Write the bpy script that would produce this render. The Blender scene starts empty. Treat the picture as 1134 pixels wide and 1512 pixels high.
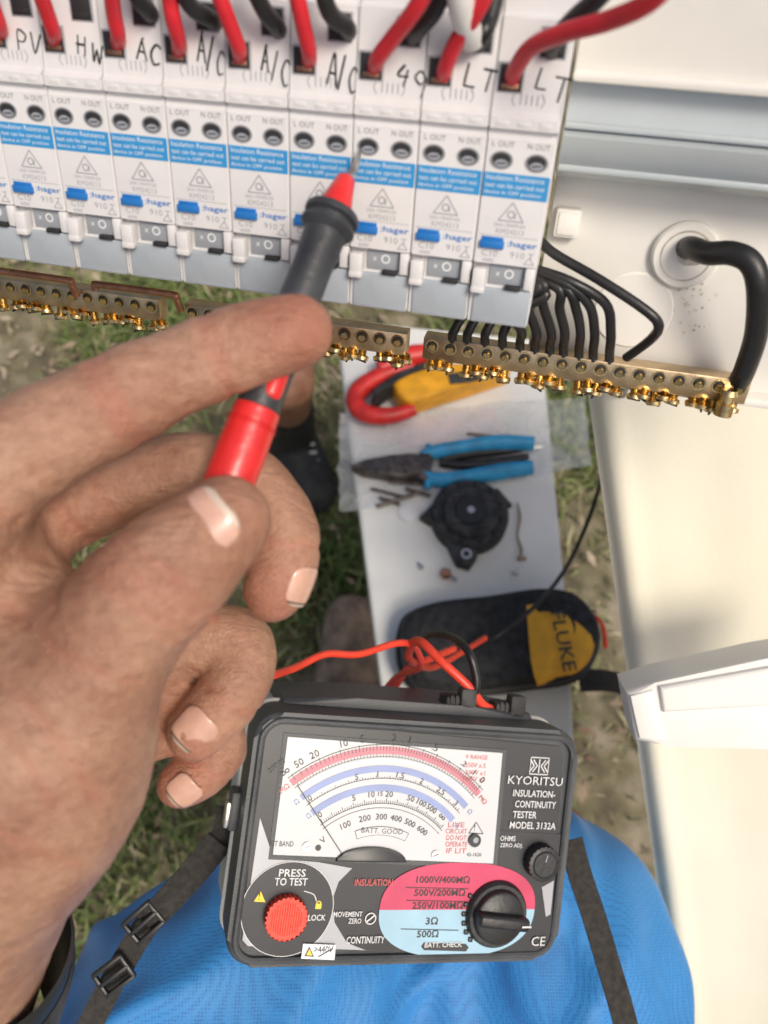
import bpy, bmesh, math, random
import numpy as np
from mathutils import Vector, Matrix, noise
random.seed(3); np.random.seed(3)
S=bpy.context.scene
# ------------------------------------------------------------------ camera / survey frame
F=1150.0; CX=567.0; CY=756.0
p=math.radians(65); CAM=Vector((0,0,1.25))
R=Matrix(((1,0,0),(0,math.sin(p),-math.cos(p)),(0,math.cos(p),math.sin(p))))
def cv(v): return CAM+R@Vector(v)
def P(u,v,d): return cv(((u-CX)/F*d,(CY-v)/F*d,-d))
def Pc(u,v,d): return Vector(((u-CX)/F*d,(CY-v)/F*d,-d))
def G(u,v,z):
    d=R@Vector(((u-CX)/F,(CY-v)/F,-1)); t=(z-CAM.z)/d.z
    return CAM+d*t
def frame(o,ex,ey):
    ex=Vector(ex).normalized(); ez=ex.cross(Vector(ey)).normalized(); ey=ez.cross(ex)
    ex,ey,ez=R@ex,R@ey,R@ez; o=cv(o)
    return Matrix(((ex.x,ey.x,ez.x,o.x),(ex.y,ey.y,ez.y,o.y),(ex.z,ey.z,ez.z,o.z),(0,0,0,1)))
def hit(M,u,v,z=0):
    Mi=M.inverted(); o=Mi@CAM; d=Mi.to_3x3()@(R@Vector(((u-CX)/F,(CY-v)/F,-1)))
    t=(z-o.z)/d.z; return o+d*t
cam=bpy.data.cameras.new("camera"); co=bpy.data.objects.new("camera",cam); S.collection.objects.link(co); S.camera=co
M4=R.to_4x4(); M4.translation=CAM; co.matrix_world=M4
cam.sensor_fit='VERTICAL'; cam.sensor_height=36; cam.sensor_width=27; cam.lens=36*F/1512
cam.clip_start=.005; cam.clip_end=500
cam.dof.use_dof=True; cam.dof.focus_distance=.31; cam.dof.aperture_fstop=10.5
# ------------------------------------------------------------------ materials
def mat(name,col,rough=.5,metal=0,var=.06,scale=60,bump=0,bscale=400,coat=0,sss=0,spec=.5,col2=None,emit=0):
    m=bpy.data.materials.new(name); m.use_nodes=True; n=m.node_tree.nodes; l=m.node_tree.links
    b=n['Principled BSDF']; tc=n.new('ShaderNodeTexCoord')
    nz=n.new('ShaderNodeTexNoise'); nz.inputs['Scale'].default_value=scale; nz.inputs['Detail'].default_value=3
    l.new(tc.outputs['Object'],nz.inputs['Vector'])
    rp=n.new('ShaderNodeValToRGB'); l.new(nz.outputs['Fac'],rp.inputs[0])
    c2=col2 if col2 else tuple(min(1,c*(1+var)) for c in col)
    c1=tuple(c*(1-var) for c in col) if not col2 else col
    rp.color_ramp.elements[0].position=.35; rp.color_ramp.elements[1].position=.65
    rp.color_ramp.elements[0].color=(*c1,1); rp.color_ramp.elements[1].color=(*c2,1)
    l.new(rp.outputs[0],b.inputs['Base Color'])
    mr=n.new('ShaderNodeMapRange'); mr.inputs['To Min'].default_value=max(.02,rough-.08); mr.inputs['To Max'].default_value=min(1,rough+.08)
    l.new(nz.outputs['Fac'],mr.inputs['Value']); l.new(mr.outputs[0],b.inputs['Roughness'])
    b.inputs['Metallic'].default_value=metal; b.inputs['Coat Weight'].default_value=coat
    b.inputs['Specular IOR Level'].default_value=spec
    if bump:
        n2=n.new('ShaderNodeTexNoise'); n2.inputs['Scale'].default_value=bscale; n2.inputs['Detail'].default_value=3
        l.new(tc.outputs['Object'],n2.inputs['Vector'])
        bp=n.new('ShaderNodeBump'); bp.inputs['Strength'].default_value=bump; bp.inputs['Distance'].default_value=.001
        l.new(n2.outputs['Fac'],bp.inputs['Height']); l.new(bp.outputs[0],b.inputs['Normal'])
    return m
WHITE=mat("white_plastic",(.70,.69,.69),.38,var=.06,scale=40,bump=.08,bscale=900)
GREYP=mat("grey_panel_plastic",(.38,.42,.46),.4,var=.08,bump=.08,bscale=900)
GREYR=mat("grey_recess",(.30,.32,.35),.5)
INK=mat("grey_print",(.20,.20,.21),.5); INK2=mat("light_print",(.34,.35,.37),.5); HOLE=mat("hole_shadow_plastic",(.14,.14,.145),.55)
BLUEB=mat("blue_band",(.03,.28,.60),.4,var=.06); BLUEC=mat("blue_clip",(.02,.17,.50),.3)
WPRINT=mat("white_print",(.76,.78,.80),.5,var=.02)
DARK=mat("dark_cavity",(.02,.02,.022),.6); BLACKM=mat("marker_ink",(.008,.008,.01),.45)
STEEL=mat("steel",(.55,.54,.52),.3,1,var=.1,scale=200,bump=.1)
REDW=mat("red_insulation",(.62,.022,.035),.38,var=.1,bump=.08)
LEADR=mat("red_lead_insulation",(.76,.06,.03),.4,var=.1,bump=.08)
BLKW=mat("black_insulation",(.016,.016,.017),.4,bump=.1,var=.35)
WHTW=mat("white_insulation",(.75,.75,.73),.35)
COPPER=mat("copper",(.50,.25,.16),.4,1,var=.2,scale=300)
BRASS=mat("brass",(.72,.54,.26),.26,1,var=.2,scale=250,bump=.2,bscale=700)
BRASSD=mat("brass_bar",(.60,.46,.29),.38,1,var=.18,scale=150,bump=.15)
RAIL=mat("galvanised_rail",(.52,.57,.59),.42,.2,var=.06,scale=22,bump=.06)
ENC=mat("enclosure_white",(.78,.76,.71),.45,var=.06,scale=18,bump=.1,bscale=200)
ENCD=mat("enclosure_grimy",(.55,.50,.44),.7,var=.3,scale=120,bump=.3)
DOOR=mat("door_cream_paint",(.79,.745,.60),.42,var=.05,scale=7,bump=.14,bscale=250)
MBODY=mat("charcoal_case",(.060,.064,.068),.45,var=.25,scale=35,bump=.25,bscale=1300)
MBACK=mat("light_grey_case",(.58,.57,.51),.5,var=.06,bump=.12,bscale=1000)
MPAN=mat("panel_black",(.026,.027,.030),.4,var=.2,scale=30); MSIL=mat("panel_silver",(.38,.39,.41),.4,.2,var=.08,scale=30)
DIAL=mat("dial_white",(.60,.61,.62),.12,var=.03,scale=15,coat=.6); 
DRED=mat("dial_red",(.52,.19,.23),.4); DBLUE=mat("dial_blue",(.26,.32,.55),.4); DBLK=mat("dial_black",(.035,.035,.035),.4)
PINK=mat("panel_pink_red",(.56,.05,.12),.38,var=.08); LBLUE=mat("panel_light_blue",(.33,.52,.64),.38,var=.06)
ORANGE=mat("button_orange_red",(.76,.06,.03),.45,var=.12,scale=200,bump=.2); KNOB=mat("knob_black",(.020,.020,.021),.42,bump=.2,var=.3)
YEL=mat("label_yellow",(.85,.6,.05),.5); TXT=mat("text_white",(.66,.66,.66),.4); TXTR=mat("text_red",(.58,.09,.09),.4)
PRED=mat("probe_red",(.66,.025,.025),.34,var=.12,coat=.1,bump=.15); PBLK=mat("probe_black",(.038,.041,.046),.45,var=.3,bump=.25)
BENCH=mat("bench_white_laminate",(.76,.76,.72),.45,var=.06,scale=12,bump=.05)
BENCHL=mat("bench_leg_metal",(.35,.35,.35),.5,.5)
PBLUE=mat("plier_blue",(.03,.31,.56),.45,var=.18,bump=.15); PHEAD=mat("plier_steel",(.13,.11,.10),.42,.7,var=.35,scale=150)
RUB=mat("rubber_black",(.035,.035,.035),.65,var=.6,scale=90,bump=.4)
CRED=mat("tool_red",(.66,.03,.025),.42,var=.18); CYEL=mat("tool_amber",(.86,.40,.02),.45,var=.14)
POU=mat("pouch_fabric",(.024,.024,.026),.85,var=.5,scale=120,bump=.8,bscale=900)
POUY=mat("pouch_yellow",(.84,.42,.03),.7,var=.1,bump=.3,bscale=900)
WEB=mat("webbing_black",(.035,.031,.027),.85,var=.35,scale=300,bump=.9,bscale=1500)
BUCK=mat("buckle_plastic",(.018,.018,.018),.4)
BOOTB=mat("boot_black",(.025,.025,.025),.6,var=.4,scale=60,bump=.5); BOOTT=mat("boot_tan",(.30,.21,.14),.75,var=.4,scale=40,bump=.5)
# ------------------------------------------------------------------ builder
_tc={}
def textmesh(s,bold):
    k=(s,bold)
    if k in _tc: return _tc[k]
    c=bpy.data.curves.new("t",'FONT'); c.body=s; c.size=1; c.offset=.012 if bold else 0; c.resolution_u=2
    o=bpy.data.objects.new("t",c); S.collection.objects.link(o)
    dg=bpy.context.evaluated_depsgraph_get(); dg.update()
    me=bpy.data.meshes.new_from_object(o.evaluated_get(dg))
    vs=[(v.co.x,v.co.y) for v in me.vertices]; fs=[tuple(q.vertices) for q in me.polygons]
    bpy.data.objects.remove(o); bpy.data.curves.remove(c); bpy.data.meshes.remove(me)
    if vs:
        x0=min(a for a,_ in vs);x1=max(a for a,_ in vs);y0=min(b for _,b in vs);y1=max(b for _,b in vs)
    else: x0=x1=y0=y1=0
    _tc[k]=(vs,fs,x0,x1,y0,y1); return _tc[k]
def catmull(pts,sub):
    if sub<=1 or len(pts)<3: return list(pts)
    out=[]; n=len(pts)
    for i in range(n-1):
        a=pts[max(i-1,0)];b=pts[i];c=pts[i+1];d=pts[min(i+2,n-1)]
        for j in range(sub):
            t=j/sub
            out.append(tuple(.5*(2*b[k]+(c[k]-a[k])*t+(2*a[k]-5*b[k]+4*c[k]-d[k])*t*t+(3*b[k]-a[k]-3*c[k]+d[k])*t**3) for k in range(len(b))))
    out.append(tuple(pts[-1])); return out
class B:
    def __init__(s): s.v=[];s.f=[];s.m=[];s.sm=[];s.mats=[]
    def mi(s,m):
        if m not in s.mats: s.mats.append(m)
        return s.mats.index(m)
    def add(s,vs,fs,m,smooth=False):
        o=len(s.v); i=s.mi(m); s.v+= [tuple(a) for a in vs]
        for f in fs: s.f.append(tuple(o+k for k in f)); s.m.append(i); s.sm.append(smooth)
    def bm(s,bm,m,smooth=False,M=None):
        bmesh.ops.recalc_face_normals(bm,faces=bm.faces); bm.verts.index_update()
        vs=[(M@v.co if M else v.co.copy()) for v in bm.verts]
        s.add(vs,[[v.index for v in f.verts] for f in bm.faces],m,smooth); bm.free()
    def box(s,c,sz,m,bev=0,M=None,seg=2):
        bm=bmesh.new(); bmesh.ops.create_cube(bm,size=1)
        for v in bm.verts: v.co=Vector((v.co.x*sz[0]+c[0],v.co.y*sz[1]+c[1],v.co.z*sz[2]+c[2]))
        if bev: bmesh.ops.bevel(bm,geom=bm.edges[:],offset=bev,segments=seg,affect='EDGES',profile=.5)
        s.bm(bm,m,bool(bev),M)
    def prism(s,pts,z0,z1,m,bev=0,M=None,seg=2):
        bm=bmesh.new(); a=[bm.verts.new((q[0],q[1],z0)) for q in pts]; b=[bm.verts.new((q[0],q[1],z1)) for q in pts]
        n=len(pts); top=bm.faces.new(b); bm.faces.new(a[::-1])
        for i in range(n): bm.faces.new((a[i],a[(i+1)%n],b[(i+1)%n],b[i]))
        if bev: bmesh.ops.bevel(bm,geom=list(top.edges),offset=bev,segments=seg,affect='EDGES',profile=.5)
        s.bm(bm,m,bool(bev),M)
    def flat(s,pts,z,m): s.add([(q[0],q[1],z) for q in pts],[tuple(range(len(pts)))],m)
    def disc(s,x,y,z,r,m,n=28,ry=None):
        ry=ry or r; s.flat([(x+r*math.cos(2*math.pi*i/n),y+ry*math.sin(2*math.pi*i/n)) for i in range(n)],z,m)
    def arc(s,x,y,z,r0,r1,a0,a1,m,n=48,sy=1):
        vs=[];
        for i in range(n+1):
            a=math.radians(a0+(a1-a0)*i/n)
            vs+=[(x+r0*math.cos(a),y+sy*r0*math.sin(a),z),(x+r1*math.cos(a),y+sy*r1*math.sin(a),z)]
        s.add(vs,[(2*i,2*i+1,2*i+3,2*i+2) for i in range(n)],m)
    def line(s,a,b,z,w,m):
        a=Vector(a[:2]);b=Vector(b[:2]);d=(b-a); 
        if d.length<1e-9: return
        q=Vector((-d.y,d.x)).normalized()*w/2
        s.flat([a+q,a-q,b-q,b+q],z,m)
    def stroke(s,pts,z,w,m,sub=4):
        pp=catmull([tuple(q[:2]) for q in pts],sub)
        for a,b in zip(pp[:-1],pp[1:]): s.line(a,b,z,w,m)
    def rev(s,p0,p1,prof,m,n=28,caps=True):
        """prof=[(t along 0..1 , r)]"""
        p0=Vector(p0);p1=Vector(p1);ax=(p1-p0).normalized(); L=(p1-p0)
        u=ax.orthogonal().normalized(); w=ax.cross(u); vs=[];fs=[]
        for t,r in prof:
            for i in range(n):
                a=2*math.pi*i/n; vs.append(p0+L*t+(u*math.cos(a)+w*math.sin(a))*r)
        for k in range(len(prof)-1):
            for i in range(n): j=(i+1)%n; fs.append((k*n+i,k*n+j,(k+1)*n+j,(k+1)*n+i))
        if caps: fs.append(tuple(range(n))[::-1]); fs.append(tuple((len(prof)-1)*n+i for i in range(n)))
        s.add(vs,fs,m,True)
    def cyl(s,p0,p1,r,m,n=24,r1=None): s.rev(p0,p1,[(0,r),(1,r if r1 is None else r1)],m,n)
    def tube(s,pts,r,m,n=12,sub=8,flat=1.0,close=True):
        if isinstance(r,(int,float)): pp=[tuple(q)+(r,) for q in pts]
        else: pp=[tuple(q)+(rr,) for q,rr in zip(pts,r)]
        pp=catmull(pp,sub); C=[Vector(q[:3]) for q in pp]; vs=[];fs=[]; u=None; N=len(C)
        for k in range(N):
            t=(C[min(k+1,N-1)]-C[max(k-1,0)]).normalized()
            if u is None: u=t.orthogonal().normalized()
            u=(u-t*u.dot(t)).normalized(); w=t.cross(u)
            for i in range(n):
                a=2*math.pi*i/n; vs.append(C[k]+(u*math.cos(a)+w*math.sin(a)*flat)*pp[k][3])
        for k in range(N-1):
            for i in range(n): j=(i+1)%n; fs.append((k*n+i,k*n+j,(k+1)*n+j,(k+1)*n+i))
        if close: fs.append(tuple(range(n))[::-1]); fs.append(tuple((N-1)*n+i for i in range(n)))
        s.add(vs,fs,m,True)
    def ribbon(s,pts,w,nh,m,th=.0015,sub=8):
        C=[Vector(q) for q in catmull([tuple(q) for q in pts],sub)]; N=len(C); vs=[];fs=[]
        for k in range(N):
            t=(C[min(k+1,N-1)]-C[max(k-1,0)]).normalized(); sd=t.cross(Vector(nh)).normalized(); nn=sd.cross(t).normalized()
            for a,b in ((-1,-1),(1,-1),(1,1),(-1,1)): vs.append(C[k]+sd*a*w/2+nn*b*th/2)
        for k in range(N-1):
            for i in range(4): j=(i+1)%4; fs.append((k*4+i,k*4+j,(k+1)*4+j,(k+1)*4+i))
        s.add(vs,fs,m)
    def text(s,t,x,y,z,h,m,w=None,rot=0,bold=False,fn=None):
        vs,fs,x0,x1,y0,y1=textmesh(t,bold)
        if not vs: return
        k=h/(max(y1-y0,.3))
        kx=(w/(x1-x0)) if w else k
        cx=(x0+x1)/2; cy=(y0+y1)/2; ca,sa=math.cos(rot),math.sin(rot); out=[]
        for a,b in vs:
            a=(a-cx)*kx; b=(b-cy)*k
            out.append((x+a*ca-b*sa,y+a*sa+b*ca,z))
        s.add(out,fs,m)
    def build(s,name,M=None,parent=None,angle=38):
        me=bpy.data.meshes.new(name); me.from_pydata(s.v,[],s.f)
        for m in s.mats: me.materials.append(m)
        me.polygons.foreach_set('material_index',s.m); me.polygons.foreach_set('use_smooth',s.sm); me.update()
        me.set_sharp_from_angle(angle=math.radians(angle))
        o=bpy.data.objects.new(name,me); S.collection.objects.link(o)
        if M is not None: o.matrix_world=M
        if parent: 
            o.parent=parent; o.matrix_parent_inverse=parent.matrix_world.inverted()
        return o
def empty(name,M=None):
    o=bpy.data.objects.new(name,None); o.empty_display_size=.02; S.collection.objects.link(o)
    if M is not None: o.matrix_world=M
    bpy.context.view_layer.update()
    return o
k=.001
# ------------------------------------------------------------------ implicit surfaces
def surface_nets(f,org,h):
    s=f<0; cs=np.zeros(tuple(d-1 for d in f.shape),int)
    nx,ny,nz=cs.shape
    corners=[(a,b,c) for a in (0,1) for b in (0,1) for c in (0,1)]
    for a,b,c in corners: cs+=s[a:a+nx,b:b+ny,c:c+nz]
    mask=(cs>0)&(cs<8); idx=-np.ones(cs.shape,int); cells=np.argwhere(mask); idx[mask]=np.arange(len(cells))
    acc=np.zeros((len(cells),3)); cnt=np.zeros(len(cells))
    for a in corners:
        for ax in range(3):
            if a[ax]==0:
                b=list(a); b[ax]=1
                fa=f[cells[:,0]+a[0],cells[:,1]+a[1],cells[:,2]+a[2]]; fb=f[cells[:,0]+b[0],cells[:,1]+b[1],cells[:,2]+b[2]]
                cr=(fa<0)!=(fb<0); t=np.where(cr,fa/np.where(cr,fa-fb,1),0)
                pos=np.array(a,float)[None,:].repeat(len(cells),0); pos[:,ax]+=t
                acc+=pos*cr[:,None]; cnt+=cr
    V=org+h*(cells+acc/cnt[:,None]); faces=[]
    for ax in range(3):
        b=(ax+1)%3;c=(ax+2)%3
        sa=[slice(None)]*3; sb=[slice(None)]*3; sa[ax]=slice(0,-1); sb[ax]=slice(1,None)
        s0=s[tuple(sa)]; s1=s[tuple(sb)]
        e=np.argwhere(s0!=s1); ok=(e[:,b]>0)&(e[:,c]>0)&(e[:,b]<f.shape[b]-1)&(e[:,c]<f.shape[c]-1); e=e[ok]
        ins=s0[e[:,0],e[:,1],e[:,2]]
        def ix(db,dc):
            q=e.copy(); q[:,b]-=db; q[:,c]-=dc; return idx[q[:,0],q[:,1],q[:,2]]
        Q=np.stack([ix(1,1),ix(0,1),ix(0,0),ix(1,0)],1); Q[~ins]=Q[~ins][:,::-1]; faces.append(Q)
    return V,np.concatenate(faces)
def smin(a,b,kk):
    h=np.clip(.5+.5*(b-a)/kk,0,1); return b*(1-h)+a*h-kk*h*(1-h)
class Field:
    def __init__(s,lo,hi,h):
        s.lo=np.array(lo,float); s.h=h; s.n=np.ceil((np.array(hi)-s.lo)/h).astype(int)+1
    def new(s): return np.full(tuple(s.n),.05)
    def chain(s,f,pts,kk=.003,marg=.02):
        """pts [(x,y,z,r)] union of tapered capsules into f"""
        for a,b in zip(pts[:-1],pts[1:]):
            a=np.array(a);b=np.array(b); rm=max(a[3],b[3])+marg
            lo=np.minimum(a[:3],b[:3])-rm; hi=np.maximum(a[:3],b[:3])+rm
            i0=np.clip(np.floor((lo-s.lo)/s.h).astype(int),0,s.n-1); i1=np.clip(np.ceil((hi-s.lo)/s.h).astype(int)+1,1,s.n)
            if (i1<=i0).any(): continue
            g=[s.lo[q]+s.h*np.arange(i0[q],i1[q]) for q in range(3)]
            X,Y,Z=np.meshgrid(*g,indexing='ij')
            d=b[:3]-a[:3]; L=max(d@d,1e-12)
            t=np.clip(((X-a[0])*d[0]+(Y-a[1])*d[1]+(Z-a[2])*d[2])/L,0,1)
            D=np.sqrt((X-a[0]-t*d[0])**2+(Y-a[1]-t*d[1])**2+(Z-a[2]-t*d[2])**2)-(a[3]+t*(b[3]-a[3]))
            sl=tuple(slice(i0[q],i1[q]) for q in range(3)); f[sl]=smin(f[sl],D,kk)
        return f
def spl(pts,sub=4): return catmull([tuple(q) for q in pts],sub)
def pc(u,v,d,r): q=Pc(u,v,d); return (q.x,q.y,q.z,r*k)
def mesh_np(name,V,Fc,mats,parent=None,matidx=None,tint=None,cam=True):
    if cam: V=V@np.array(R).T+np.array(CAM)
    me=bpy.data.meshes.new(name); me.from_pydata(V.tolist(),[],Fc.tolist())
    for m in mats: me.materials.append(m)
    if matidx is not None: me.polygons.foreach_set('material_index',matidx)
    me.polygons.foreach_set('use_smooth',[True]*len(Fc))
    if tint is not None:
        at=me.attributes.new("tint",'FLOAT','POINT'); at.data.foreach_set('value',tint.astype(np.float32))
    me.update(); o=bpy.data.objects.new(name,me); S.collection.objects.link(o)
    if parent: o.parent=parent; o.matrix_parent_inverse=parent.matrix_world.inverted()
    return o
def vnormals(V,Fc):
    n=np.cross(V[Fc[:,2]]-V[Fc[:,0]],V[Fc[:,3]]-V[Fc[:,1]]); N=np.zeros_like(V)
    for i in range(4): np.add.at(N,Fc[:,i],n)
    return N/np.maximum(np.linalg.norm(N,axis=1,keepdims=True),1e-12)
def vsmooth(V,Fc,it,fac=.5):
    for _ in range(it):
        A=np.zeros_like(V); c=np.zeros(len(V))
        for i in range(4):
            j=(i+1)%4
            np.add.at(A,Fc[:,i],V[Fc[:,j]]); np.add.at(c,Fc[:,i],1)
            np.add.at(A,Fc[:,j],V[Fc[:,i]]); np.add.at(c,Fc[:,j],1)
        V=V*(1-fac)+fac*A/np.maximum(c,1)[:,None]
    return V
# ================================================================== SWITCHBOARD
MB=frame((.0328,.0548,-.2284),(.9733,-.1702,.1539),(.0592,.8245,.563))
def hb(u,v,z=0): return hit(MB,u,v,z)
def breaker_builder():
    b=B(); w=17.7*k
    prof=[(0,-42),(0,-1.6),(11.2,-1.6),(11.2,-2.6),(17.6,-2.6),(17.6,0),(49.6,0),(50.6,-1.4),(51.4,-1.4),(52,.6),(54.5,.6),(56,-1.2),(76,-2.6),(77,-5),(88,-5),(88,-42)]
    bm=bmesh.new(); A=[bm.verts.new((-w/2,q[0]*k,q[1]*k)) for q in prof]; C=[bm.verts.new((w/2,q[0]*k,q[1]*k)) for q in prof]
    f0=bm.faces.new(A); f1=bm.faces.new(C[::-1]); n=len(prof)
    for i in range(n): bm.faces.new((A[i],C[i],C[(i+1)%n],A[(i+1)%n]))
    bmesh.ops.bevel(bm,geom=list(set(f0.edges)|set(f1.edges)),offset=.25*k,segments=2,affect='EDGES')
    b.bm(bm,WHITE,True)
    def T(t,x,y,h,m,w=None,bold=False,z=.08): b.text(t,x*k,y*k,z*k,h*k,m,w*k if w else None,bold=bold)
    def dk(x,y,r,m,z,ry=None): b.disc(x*k,y*k,z*k,r*k,m,24,ry*k if ry else None)
    for sx,lab in ((-4.6,"L OUT"),(4.6,"N OUT")):
        b.arc(sx*k,44.4*k,.12*k,2.75*k,3.1*k,0,360,INK2,28,.74)
        dk(sx,44.4,2.85,HOLE,.10,2.1); dk(sx,44.7,2.3,DARK,.14,1.4); dk(sx+.1,43.7,1.7,GREYR,.18,.95); b.line(((sx-1.1)*k,43.6*k),((sx+1.2)*k,43.8*k),.21*k,.35*k,DARK)
        T(lab,sx,48.3,1.35,INK,5.8)
    b.flat([(-8.7*k,35.2*k),(8.7*k,35.2*k),(8.7*k,41.3*k),(-8.7*k,41.3*k)],.07*k,BLUEB)
    T("Insulation Resistance",-.3,40.2,1.3,WPRINT,15.4,z=.12); T("test can be carried out",-.2,38.3,1.2,WPRINT,15.8,z=.12); T("device in OFF position",-.6,36.4,1.3,WPRINT,15.2,z=.12)
    tri=[(-3.4,29.4),(3.4,29.4),(0,34.2)]
    for i in range(3): b.line([c*k for c in tri[i]],[c*k for c in tri[(i+1)%3]],.07*k,.35*k,INK2)
    b.arc(-.1*k,31.1*k,.08*k,.7*k,1.1*k,0,360,INK2,16); b.line((1.0*k,30*k),(1*k,31.6*k),.08*k,.35*k,INK2)
    T("SAA-190499-EA",0,28.3,.95,INK2,8.6); T("KM24213",.2,26.6,1.35,INK2,7.6)
    b.box((-4.2*k,22.9*k,.4*k),(6.8*k,2.1*k,1.3*k),BLUEC,.3*k); b.box((-4.2*k,24.4*k,.15*k),(6*k,1*k,.5*k),BLUEC,.12*k)
    b.line((-8*k,25.3*k),(8*k,25.3*k),.05*k,.15*k,INK2)
    T(":hager",4.1,23.3,2.1,BLUEC,8.2,True)
    T("910 T",4.4,20.6,1.7,INK2,6.6); T("C10",-4.6,20.4,1.7,INK2,4.4); T("6000",-4.8,18.5,.9,INK2,3)
    for ty in (19.0,): 
        t2=[(5.2,ty-.6),(8,ty-.6),(6.6,ty+1.2)]
        for i in range(3): b.line([c*k for c in t2[i]],[c*k for c in t2[(i+1)%3]],.07*k,.25*k,INK2)
    b.box((.8*k,14.2*k,-2.2*k),(9.4*k,6.2*k,.8*k),GREYR,.15*k)
    b.arc(1.6*k,14.6*k,-1.7*k,.9*k,1.35*k,0,360,WPRINT,20); T("x",-1.6,14.4,1.1,WPRINT,z=-1.7)
    b.box((-6.6*k,12.9*k,-.2*k),(3.7*k,6.6*k,4.2*k),WHITE,.5*k); b.box((-6.6*k,10.2*k,.9*k),(3.9*k,1.8*k,2.4*k),WHITE,.4*k)
    b.box((7.4*k,14.2*k,-1.2*k),(2.6*k,6.2*k,2.8*k),WHITE,.4*k)
    b.box((3.2*k,11.2*k,-.6*k),(4.4*k,1.2*k,2*k),DARK,.2*k)
    b.box((.5*k,5.3*k,-1.3*k),(16.2*k,10.4*k,1.2*k),GREYP,.35*k)
    b.box((.5*k,.5*k,-1.2*k),(16.2*k,.7*k,1.8*k),GREYR,.2*k)
    for sx,sy in ((-5,63.2),(4.3,71.2)):
        z=-1.2-(sy-56)*.07
        b.box((sx*k,sy*k,z*k),(6.8*k,7*k,.7*k),INK2,.3*k)
        b.box((sx*k,sy*k,(z+.15)*k),(5.8*k,6*k,.6*k),DARK,.1*k)
        b.box((sx*k,(sy-1.9)*k,(z+.4)*k),(4.4*k,1.2*k,.5*k),COPPER if sx<0 else DARK,.1*k)
    for i in range(4): b.line(((-1.8+i*1.4)*k,57.4*k),((-1.8+i*1.4)*k,59.8*k),-1.22*k,.28*k,INK2)
    b.stroke([(-3.2*k,57*k),(-4*k,58.6*k),(-3.2*k,60.2*k)],-1.2*k,.25*k,INK2); b.stroke([(3.4*k,57*k),(4.2*k,58.6*k),(3.4*k,60.2*k)],-1.2*k,.25*k,INK2)
    for sx in (-5.5,0,5.5): b.box((sx*k,53.2*k,.6*k),(3.2*k,1.2*k,.3*k),WHITE,.1*k)
    return b
bb=breaker_builder()
LET={'A':[[(0,0),(.4,1),(.55,1)],[(.45,1),(.85,0)],[(.15,.4),(.7,.38)]],'/':[[(0,-.1),(.5,1.1)]],'C':[[(.8,.85),(.4,1),(.05,.5),(.35,0),(.8,.12)]],
 'L':[[(.1,1),(0,.1),(.1,0),(.75,.05)]],'T':[[(0,.95),(1,1)],[(.55,1),(.42,0)]],'H':[[(.05,1),(0,0)],[(.7,1),(.65,0)],[(0,.5),(.7,.55)]],
 'W':[[(0,1),(.2,0),(.45,.7),(.7,0),(.95,1)]],'4':[[(.35,1),(0,.4),(.8,.45)],[(.65,.8),(.5,-.1)]],'9':[[(.8,.7),(.4,1),(.1,.7),(.45,.45),(.8,.75),(.6,-.1)]],'P':[[(.05,0),(.1,1),(.7,.85),(.6,.5),(.1,.45)]],
 'V':[[(0,1),(.35,0),(.8,1)]]}
words={0:"LT",1:"LT",2:"49",3:"A/C",4:"A/C",5:"A/C",6:"AC",7:"HW",8:"PV",9:"PT"}
me0=None
for i in range(12):
    Mi=MB@Matrix.Translation((-18*k*i,0,0))
    if me0 is None: o=bb.build("circuit_breaker",Mi); me0=o.data
    else: o=bpy.data.objects.new("circuit_breaker",me0); S.collection.objects.link(o); o.matrix_world=Mi
    if i in words:
        b=B(); wd=words[i]; lw=(8.6/len(wd)) ; hh=8.5 if len(wd)==2 else 10.5
        rs=random.Random(i*7+1); ox=(1.0 if len(wd)==3 else 1.6)+rs.uniform(-.4,.4); oy=62.2+rs.uniform(-.8,1.0)
        for j,ch in enumerate(wd):
            dy=rs.uniform(-.6,.6)-j*1.2; sc=rs.uniform(.85,1.15)
            for st in LET[ch]:
                pts=[((ox+j*lw*.98+q[0]*lw*.84*sc+q[1]*.5+rs.uniform(-.2,.2))*k,(oy+dy+(q[1]-.4)*hh*.58*sc-q[0]*.6)*k) for q in st]
                pp=catmull(pts,4)
                b.tube([(q[0],q[1],(-1.22-(q[1]/k-56)*.07)*k) for q in pp],.52*k*rs.uniform(.85,1.15),BLACKM,6,1,.4)
        t=b.build("marker_lettering",Mi); t.parent=o; t.matrix_parent_inverse=Mi.inverted()
def wire(name,pts,r,m):
    b=B(); q=[tuple(hb(u,v,z*k)) for u,v,z in pts]
    b.tube(q,r*k,m,14,10); return b.build(name,MB)
W=[[(757,118,-3),(760,104,1),(785,70,8),(835,48,16),(900,30,24),(960,2,32),(1010,-50,38)],
   [(655,113,-3),(658,98,1),(675,60,5),(705,15,9),(735,-50,12)],
   [(553,101,-3),(558,86,2),(585,50,7),(615,10,12),(650,-60,16)],
   [(456,92,-3),(456,76,2),(448,40,6),(440,0,9),(425,-60,12)],
   [(354,85,-3),(352,70,2),(340,38,6),(326,0,9),(300,-60,12)],
   [(264,76,-3),(264,62,2),(256,30,6),(250,-5,8),(245,-60,12)],
   [(174,66,-3),(174,50,2),(168,20,5),(165,-10,8),(165,-60,12)],
   [(80,60,-3),(78,45,2),(68,15,5),(58,-15,8),(50,-60,12)],
   [(0,50,-3),(-2,35,2),(-14,0,5),(-25,-60,8)]]
for q in W: wire("red_wire",q,2.05,REDW)
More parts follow.
